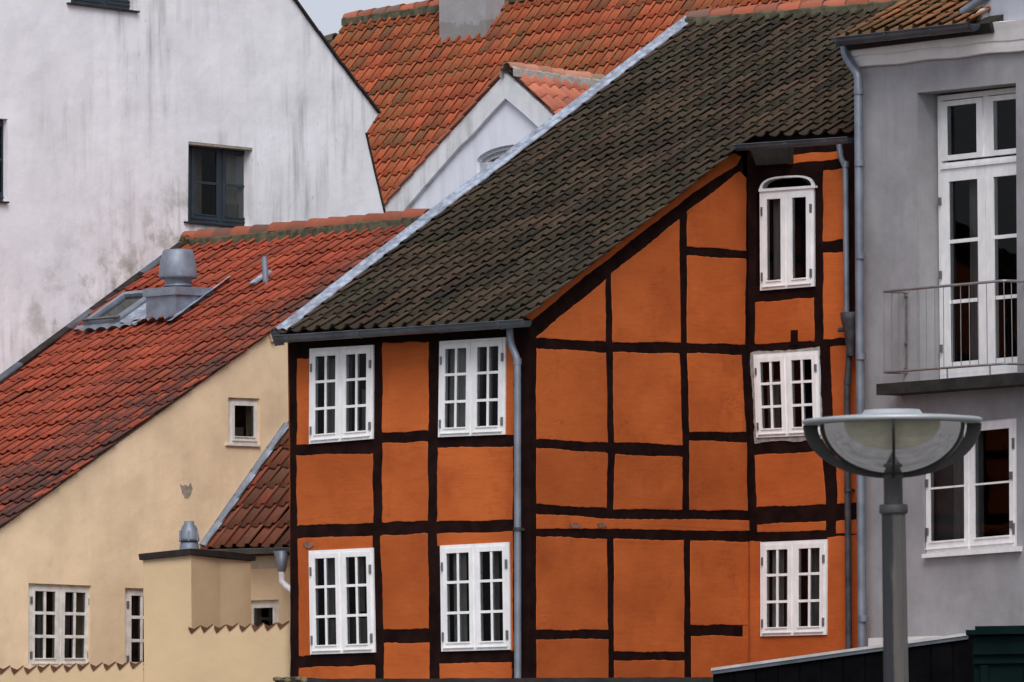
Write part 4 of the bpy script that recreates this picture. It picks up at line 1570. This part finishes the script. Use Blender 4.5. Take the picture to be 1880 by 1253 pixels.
# return wall of the house, running back from its left corner
a, b = WQ.at(1575, 90), WQ.at(1586, 1760)
bk2 = -WQ.n * 6
mb = MB(); mb.face([a, b, b + bk2, a + bk2]); mb.build('side_wall', M['grey'], qh)
for o_, d_ in ((op1, -.30), (op2, -.1)):
    room(WQ, o_, d_ - .08, 1.2, qh)
# upper french window: a fixed light over two leaves
wup = [(1721, 177), (1898, 157), (1903, 681), (1726, 696)]
q = [WQ.at(x, y, -.27) for x, y in wup]
n = WQ.n
mat = M['white']
mb = MB()
def qb(s0, s1, t0, t1, d0, d1):
    box_in(mb, q, n, s0, s1, t0, t1, d0, d1)
T1, T2 = .232, .262
qb(0, .045, 0, 1, -.08, 0); qb(.955, 1, 0, 1, -.08, 0); qb(.045, .955, 0, .018, -.08, 0); qb(.045, .955, .985, 1, -.08, .01)
qb(.045, .955, T1 + .008, T2 - .004, -.08, .02); qb(.045, .955, T2 - .012, T2, .0, .035)
qb(.475, .525, .018, T1, -.07, .0)
fwin = mb.build('window', mat, qh)
for (a, b) in ((.04, .48), (.52, .96)):
    mb = MB()
    qb(a, a + .065, .022, T1, -.05, .010); qb(b - .065, b, .022, T1, -.05, .015); qb(a + .065, b - .065, .022, .040, -.05, .015); qb(a + .065, b - .065, T1 - .018, T1, -.05, .015)
    mb.build('sash', mat, fwin)
    pane(q, n, a + .06, b - .06, .036, T1 - .014, .0, fwin)
for li, (a, b) in enumerate(((.03, .4975), (.5025, .97))):
    a1, b1 = a + (.088 if li == 0 else .08), b - (.08 if li == 0 else .088)
    mb = MB()
    y0, y1 = T2 + .045, .945
    qb(a, a1, T2, .988, -.05, .012); qb(b1, b, T2, .988, -.05, .012); qb(a1, b1, T2, y0, -.05, .012); qb(a1, b1, y1, .988, -.05, .012)
    mb.build('sash', mat, fwin)
    hh = (y1 - y0) / 3
    for r in range(1, 3):
        mb = MB(); qb(a1, b1, y0 + r * hh - .0065, y0 + r * hh + .0065, -.03, .006); mb.build('muntin', mat, fwin)
    for r in range(3):
        pane(q, n, a1 - .004, b1 + .004, y0 + r * hh, y0 + (r + 1) * hh, -.002, fwin)
    for t in (.36, .62, .88):
        mb = MB(); e = a if li == 0 else b
        qb(e - .012, e + .012, t, t + .028, .0, .03); mb.build('hinge', M['hinge'], fwin)
curtain(q, n, .15, .28, .3, .95, -.25, M['dim_curtain'], fwin)
# lower window
wlow = casement(WQ, op2, qh, d=-.03, cols=1, rows=2, stile=.07, munt=.022, fr=.055, bottom=.085, mullion=.05,
                curtains=[(.28, .40, .05, .97, -.35, 'dim_curtain'), (.10, .30, .05, .97, -.30, 'dim_curtain')])
for s, li in ((.045, 0), (.955, 1)):
    for t in (.42, .80):
        mb = MB(); box_in(mb, quad(WQ, op2, -.03), n, s - .012, s + .012, t, t + .06, 0, .03); mb.build('hinge', M['hinge'], wlow)
ql = quad(WQ, [(1692, 1017.5), (1868, 1003), (1868, 1012.5), (1692, 1025)], .07)
mb = MB(); mb.box8(ql + [p - n * .12 for p in ql]); mb.build('sill', M['white'], qh)
# cornice with a gutter on it
k0, k1 = WQ.at(1563, 95), WQ.at(1900, 60)
k1 = V3((k1.x, k1.y, k1.z)); k0b = WQ.at(1573, 95)
cor = [(-.1, -.145), (.030, -.145), (.042, -.138), (.050, -.10), (.056, -.062), (.046, -.056), (.046, -.050), (.064, -.044), (.074, .0), (.086, .05), (.098, .09), (.105, .115), (.0, .13), (-.1, .13)]
mb = MB()
seg = 24
rows = []
for i in range(seg + 1):
    P = k0b.lerp(k1 + (k1 - k0b) * .4, i / seg) + ud * (.008 * math.sin(i * 1.1) - .004)
    rows.append([P + n * a * 1.25 + ud * b * 1.3 for a, b in cor])
mb.grid(rows, False, True); mb.face(list(reversed(rows[0])))
mb.build('cornice', M['trim_white'], qh)
gg = half_gutter(WQ.at(1539, 72, .32), WQ.at(1790, 44, .32), n, qh, .080, joints=(.02, .38, .72, .98))
pipe(WQ, [(1550, 80), (1553, 104), (1576, 138), (1578, 500), (1586, 1735)], .13, .052, qh, M['pipe_zinc'], collars=[(1577, 168), (1578, 300), (1579.5, 470), (1580.5, 655), (1585, 1136)])
# added unseen block, right of the view, that shades the orange walls
wa = WQ.P + WQ.U * 12.0 + n * .02
mb = MB(); mb.box(V3((wa.x, wa.y, 0)), WQ.U * 6, n * 4.6, ud * 14.0)
mb.build('shade_block', M['grey'], qh)
# the bit of its roof that shows
RQ = Roof(WQ.at(1540, 72, .22), -TQ, (1790, 41), (1700, -20))
tq = .235
mt_q = tile_mat('mossy orange pantiles', (.26, .10, .045), (.20, .11, .05), (.09, .06, .035), (.13, .10, .03), .9, .2, .3)
uq = RQ.uv(1800, 40)[0]
nq = round((uq + .1) / tq)
qroof = RQ.slab([(.0, .02), (uq + .1, .02), (uq + .1, 4.5), (.0, 4.5)], parent=qh, name='roof')
lay_tiles(RQ, qroof, [(i * tq + .02, j * .33 - .05) for i in range(nq - 1) for j in range(13)], tq, .33, mt_q, lambda x, y: y < 75 and x > 1570 and x < 1800, amp=1.35)
# attic wall above the cornice
mb = MB()
mb.prism([WQ.at(x, y, -.03) for x, y in [(1797, 54), (1806, 0), (1818, -90), (3100, -420), (3100, -150), (2150, 30), (1880, 44)]], -n * .5)
mb.build('attic_wall', M['grey_pale'], qh)
mb = MB(); mb.prism(wobble([WQ.at(x, y, .06) for x, y in [(1770, 36), (1785, 27), (1803, 16), (1799, 54), (1790, 56), (1780, 42)]], n, .04, .008), -n * .3)
mb.build('mortar_fillet', M['trim_white'], qh)
mb = MB(); mb.tube([WQ.at(1766, 23, .12), WQ.at(1806, -4, .02), WQ.at(1850, -36, -.1)], .045, 12); mb.build('downpipe', M['pipe_zinc'], qh)
# ledge joint between black roof and grey roof
mb = MB(); mb.box(RO.p(uC - .55, vR - .12, .03), RO.U * .35, RO.V * .16, RO.N * .05); mb.build('mortar_patch', M['mortar'], roof)
# french balcony
sl = WQ.at(1655, 712); sr = WQ.at(1902, 690)
LB = (sr - sl).length
zB = sl.z
o = WQ.at(1654, 727)
mb = MB()
mb.box(V3((o.x, o.y, o.z)), WQ.U * 3.2, n * .36, ud * .125)
slab = mb.build('balcony', M['concrete_dark'], qh)
D = .33
Wd = WQ.off(D)
fl_t, fl_b = Wd.at(1623, 535.6), Wd.at(1623, 684)
fr_t, fr_b = Wd.at(1843, 515.7), Wd.at(1845, 668)
bl_t, bl_b = fl_t - n * D, fl_b - n * D
brt, brb = fr_t - n * D, fr_b - n * D
mb = MB()
def rnd(a, c, b, r=.05):
    p1 = c + (a - c).normalized() * r; p2 = c + (b - c).normalized() * r
    return [p1, (p1 + p2 + c * 2) / 4, p2]
mb.tube([bl_t] + rnd(bl_t, fl_t, fr_t, .012) + rnd(fl_t, fr_t, brt) + [brt], .016, 8)
mb.build('hand_rail', M['steel'], slab)
mb = MB(); mb.tube([bl_b] + rnd(bl_b, fl_b, fr_b, .012) + rnd(fl_b, fr_b, brb) + [brb], .014, 8)
mb.build('bottom_rail', M['steel'], slab)
nb = 14
for k in range(nb + 1):
    t = k / nb
    mb = MB(); mb.tube([fl_b.lerp(fr_b, t), fl_t.lerp(fr_t, t)], .005, 6); mb.build('baluster', M['steel'], slab)
for t in (.33, .66, .93):
    mb = MB(); mb.tube([fl_b.lerp(bl_b, t), fl_t.lerp(bl_t, t)], .005, 6); mb.build('baluster', M['steel'], slab)
    mb = MB(); mb.tube([fr_b.lerp(brb, t), fr_t.lerp(brt, t)], .005, 6); mb.build('baluster', M['steel'], slab)
for t in (.12, .5, .85):
    p = fl_b.lerp(fr_b, t) - n * .05
    mb = MB(); mb.tube([p - ud * .22, p], .010, 6); mb.build('rail_foot', M['steel'], slab)
mb = MB(); mb.box(bl_b + WQ.U * .002, WQ.U * .03, n * .012, bl_t - bl_b); mb.build('wall_plate', M['steel'], slab)
for t in (.05, .36, .95):
    c = bl_b.lerp(bl_t, t) + WQ.U * .015
    mb = MB(); mb.tube([c, c + n * .04], .018, 8); mb.build('bolt', M['hinge'], slab)
# white plinth block at the foot of the house
mb = MB(); p = WQ.at(1594, 1172, .45); mb.box(V3((p.x, p.y, 0)), WQ.U * 1.1, -n * .44, ud * p.z); mb.build('plinth', M['trim_white'], qh)

# ================================================================== foreground
# black shed with a rising roof edge
WS = Wall(at_depth(1545, 1250, 60.0), -14)
sh = thing('black_shed', (WS.at(1540, 1600).x, WS.at(1540, 1600).y, 0), 'black boarded shed with a rising pale metal roof edge in front of the houses', 'shed')
f_ = [WS.at(1309, 1236), WS.at(1790, 1170), WS.at(1790, 1530), WS.at(1309, 1530)]
f_ = f_[:2] + [V3((f_[1].x, f_[1].y, 0)), V3((f_[0].x, f_[0].y, 0))]
mb = MB(); mb.prism(f_, -WS.n * 2.5, cap_back=True); mb.build('wall', M['black_paint'], sh)
npl = 12
for k in range(npl):
    a, b = f_[0].lerp(f_[1], (k + .04) / npl), f_[0].lerp(f_[1], (k + .96) / npl)
    qd = [a - ud * .02, b - ud * .02, V3((b.x, b.y, .02)), V3((a.x, a.y, .02))]
    mb = MB(); qd = [p + WS.n * .012 for p in qd]; mb.box8(qd + [p - WS.n * .011 for p in qd]); mb.build('plank', M['black_paint'], sh)
e = [WS.at(1305, 1227, .05), WS.at(1560, 1191.5, .05), WS.at(1776, 1162, .05)]
for i in range(2):
    a, b = e[i], e[i + 1]
    mb = MB(); qd = [a, b, b - ud * .022, a - ud * .022]; mb.box8(qd + [p - WS.n * 2.6 for p in qd]); mb.build('roof_edge', M['cap_metal'], sh)
    mb = MB(); qd = [p - ud * .023 - WS.n * .012 for p in (a, b)] + [p - ud * .05 - WS.n * .012 for p in (b, a)]; mb.box8(qd + [p - WS.n * .04 for p in qd]); mb.build('drip_edge', M['dark_zinc'], sh)
# dark teal container at the right
WT = Wall(at_depth(1790, 1250, 55.0), -5)
te = thing('steel_container', (WT.at(1900, 1600).x, WT.at(1900, 1600).y + .6, 0), 'dark teal ribbed container with a stepped lid at the right edge', 'container')
def tbox(x0, y0, x1, y1, d, depth, name, mat=M['teal'], to_ground=False):
    a = WT.at(x0, y0, d); w = (WT.at(x1, y0, d) - a).dot(WT.U)
    zb = 0 if to_ground else WT.at(x0, y1, d).z
    m_ = MB(); m_.box(V3((a.x, a.y, zb)), WT.U * w, -WT.n * depth, ud * (a.z - zb)); return m_.build(name, mat, te)
tbox(1787, 1169, 2100, 1300, 0, 2.0, 'body', to_ground=True)
tbox(1773, 1157, 2110, 1165.5, .06, 2.1, 'lid_rim')
tbox(1790, 1150, 2105, 1157, .02, 2.0, 'lid')
for y in (1196, 1213):
    tbox(1786, y, 2101, y + 6, .03, .03, 'rib')
for x in (1800, 1880, 1960):
    tbox(x, 1222, x + 14, 1300, .04, .04, 'rib', to_ground=True)
# low dark flat roof along the bottom edge
WB2 = Wall(at_depth(900, 1247, 62.0), 0)
lw = thing('low_roof', (WB2.P.x, WB2.P.y + .2, 0), 'low dark felt roof edge along the bottom, mossy at its left end', 'outbuilding')
a, b = WB2.at(512, 1249.5), WB2.at(1318, 1246)
mb = MB(); mb.prism([a, b, V3((b.x, b.y, 0)), V3((a.x, a.y, 0))], -WB2.n * 2.0, cap_back=True); mb.build('wall', M['black_paint'], lw)
mb = MB()
top = [WB2.at(505 + (1313 - 505) * k / 60, 1247 - 3.5 * k / 60 + random.uniform(-.5, .5) - (3.0 * math.exp(-((k - 3) / 2.5) ** 2)), .05) for k in range(61)]
mb.grid([[p - ud * .06 for p in top], top, [p - WB2.n * 2.1 + ud * .0 for p in top]], False)
mb.build('roof', M['felt'], lw)
ms = MB()
for k in range(45):
    p = WB2.at(random.gauss(540, 18), 1247.5, .05) - WB2.n * random.uniform(0, .15) + ud * random.uniform(-.005, .012)
    ms.lathe(p, [(.03, -.02), (.033, .0), (.015, .008), (0, .010)], 6, True)
mo = ms.build('moss', M['weed'], lw)
mo['kind'] = 'stuff'

# ================================================================== the street lamp
YL = 28.0
LC = at_depth(1638, 775, YL)
s = F / YL
lp = thing('street_lamp', (LC.x, LC.y, 0), 'grey street lamp with a glass bowl under a flat disc, close to the camera', 'street lamp')
px = lambda v: v / s
m_lp = simple('weathered grey lamp paint', (.070, .069, .066), .55, .2, var=.3, scale=5, bump=.3, stretch=(1, 1, .3))
m_cap = simple('pale aluminium lamp disc', (.40, .43, .43), .5, .3, var=.12, scale=5)
m_arm = simple('dark bronze lamp arms', (.030, .028, .026), .5, .4, var=.3)
m_pole = Mat('weathered pole', .7, .3)
pn = m_pole.noise(3, 5, .6, (6, 6, .35)); pn2 = m_pole.noise(9, 5, .7, (3, 3, .5))
pc = m_pole.mix(m_pole.rng(pn, .3, .7), (.045, .043, .041), (.105, .098, .088))
m_pole.color(m_pole.mix(m_pole.math('MULTIPLY', m_pole.rng(pn2, .55, .72), .75), pc, (.075, .045, .03)))
pc = m_pole.b.inputs['Base Color'].links[0].from_socket
left_shade = m_pole.rng(m_pole.math('ADD', m_pole.along(LC, V3((1, 0, 0))), m_pole.rng(pn2, .2, .8, -.012, .012)), -.018, -.002)  # shade on the pole's left side, painted into its colour
m_pole.color(m_pole.mix(left_shade, (.030, .031, .033), m_pole.mix(.12, pc, (.21, .195, .17))))
m_pole.bump(pn2, .4, .004)
mb = MB()
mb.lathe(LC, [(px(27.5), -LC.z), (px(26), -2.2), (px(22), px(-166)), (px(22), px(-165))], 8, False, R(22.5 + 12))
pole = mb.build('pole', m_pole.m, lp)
mb = MB()
mb.lathe(LC, [(px(22), px(-170)), (px(25.5), px(-168)), (px(26.5), px(-166)), (px(26.5), px(-154)), (px(25), px(-152)), (px(18), px(-151))], 16)
mb.build('collar', m_lp, lp)
mb = MB(); mb.lathe(LC, [(px(17.5), px(-165)), (px(17.5), px(-104)), (px(21), px(-102)), (px(20), px(-96)), (0, px(-96))], 12, True); mb.build('neck', m_lp, lp)
mb = MB()
mb.lathe(LC, [(0, px(-3)), (px(148), px(-2)), (px(160), px(-3)), (px(165), px(-1)), (px(165.5), px(4)), (px(163), px(5.5)), (px(120), px(9.5)), (px(60), px(13.5)), (px(55), px(16)), (px(51), px(22)), (px(0), px(23.5))], 56)
mb.build('disc', m_cap, lp)
# glass bowl
gm_ = Mat('old clear glass bowl')
gm_.t.nodes.remove(gm_.b)
out_ = [x for x in gm_.t.nodes if x.type == 'OUTPUT_MATERIAL'][0]
film = gm_.mix(gm_.rng(gm_.noise(5, 5, .65), .3, .7), (.58, .55, .40), (.86, .82, .64))
df_ = gm_.n('ShaderNodeBsdfDiffuse'); gm_.l(film, df_.inputs[0])
tl_ = gm_.n('ShaderNodeBsdfTranslucent'); gm_.l(film, tl_.inputs[0])
tr_ = gm_.n('ShaderNodeBsdfTransparent'); tr_.inputs[0].default_value = (.80, .79, .64, 1)
gl_ = gm_.n('ShaderNodeBsdfGlossy'); gl_.inputs['Roughness'].default_value = .06
def mx(f, a, b):
    x = gm_.n('ShaderNodeMixShader')
    if isinstance(f, float):
        x.inputs[0].default_value = f
    else:
        gm_.l(f, x.inputs[0])
    gm_.l(a, x.inputs[1]); gm_.l(b, x.inputs[2])
    return x.outputs[0]
fr_ = gm_.n('ShaderNodeFresnel'); fr_.inputs['IOR'].default_value = 1.5
dirt = gm_.rng(gm_.noise(6, 5, .65), .25, .75, .48, .72)
gm_.l(mx(fr_.outputs[0], mx(dirt, tr_.outputs[0], mx(.5, df_.outputs[0], tl_.outputs[0])), gl_.outputs[0]), out_.inputs['Surface'])
mb = MB()
prof = [(px(134) * math.cos(a) if math.cos(a) > 1e-3 else 0.0, px(-4) - px(93) * math.sin(a)) for a in [math.pi / 2 * k / 16 for k in range(17)]]
mb.lathe(LC, prof, 48)
mb.build('glass_bowl', gm_.m, lp)
mb = MB(); mb.lathe(LC, [(px(124), px(-6)), (px(122), px(-20)), (px(118), px(-22)), (px(120), px(-6))], 36); mb.build('reflector', m_cap, lp)
mb = MB(); mb.lathe(LC, [(0, px(-62)), (px(12), px(-60)), (px(15), px(-45)), (px(12), px(-30)), (px(6), px(-28))], 14); mb.build('bulb', M['pale_curtain'], lp)
# four flat curved arms carry the disc
for k in range(4):
    a_ = R(-92 + 90 * k)
    d_ = V3((math.cos(a_), math.sin(a_), 0)); t_ = V3((-math.sin(a_), math.cos(a_), 0)) * px(2.6)
    o1, i1 = [], []
    for j in range(19):
        b = math.pi / 2 * j / 18
        o1.append(LC + d_ * (px(159) * math.cos(b) + px(5) if j < 18 else px(6)) + ud * (px(-4) - px(99.5) * math.sin(b)))
        i1.append(LC + d_ * (px(136) * math.cos(b) + px(1) if j < 18 else px(4)) + ud * (px(-4) - px(91) * math.sin(b)))
    mb = MB()
    mb.grid([[p - t_ for p in o1], [p + t_ for p in o1], [p + t_ for p in i1], [p - t_ for p in i1], [p - t_ for p in o1]], False)
    mb.build('arm', m_arm, lp)
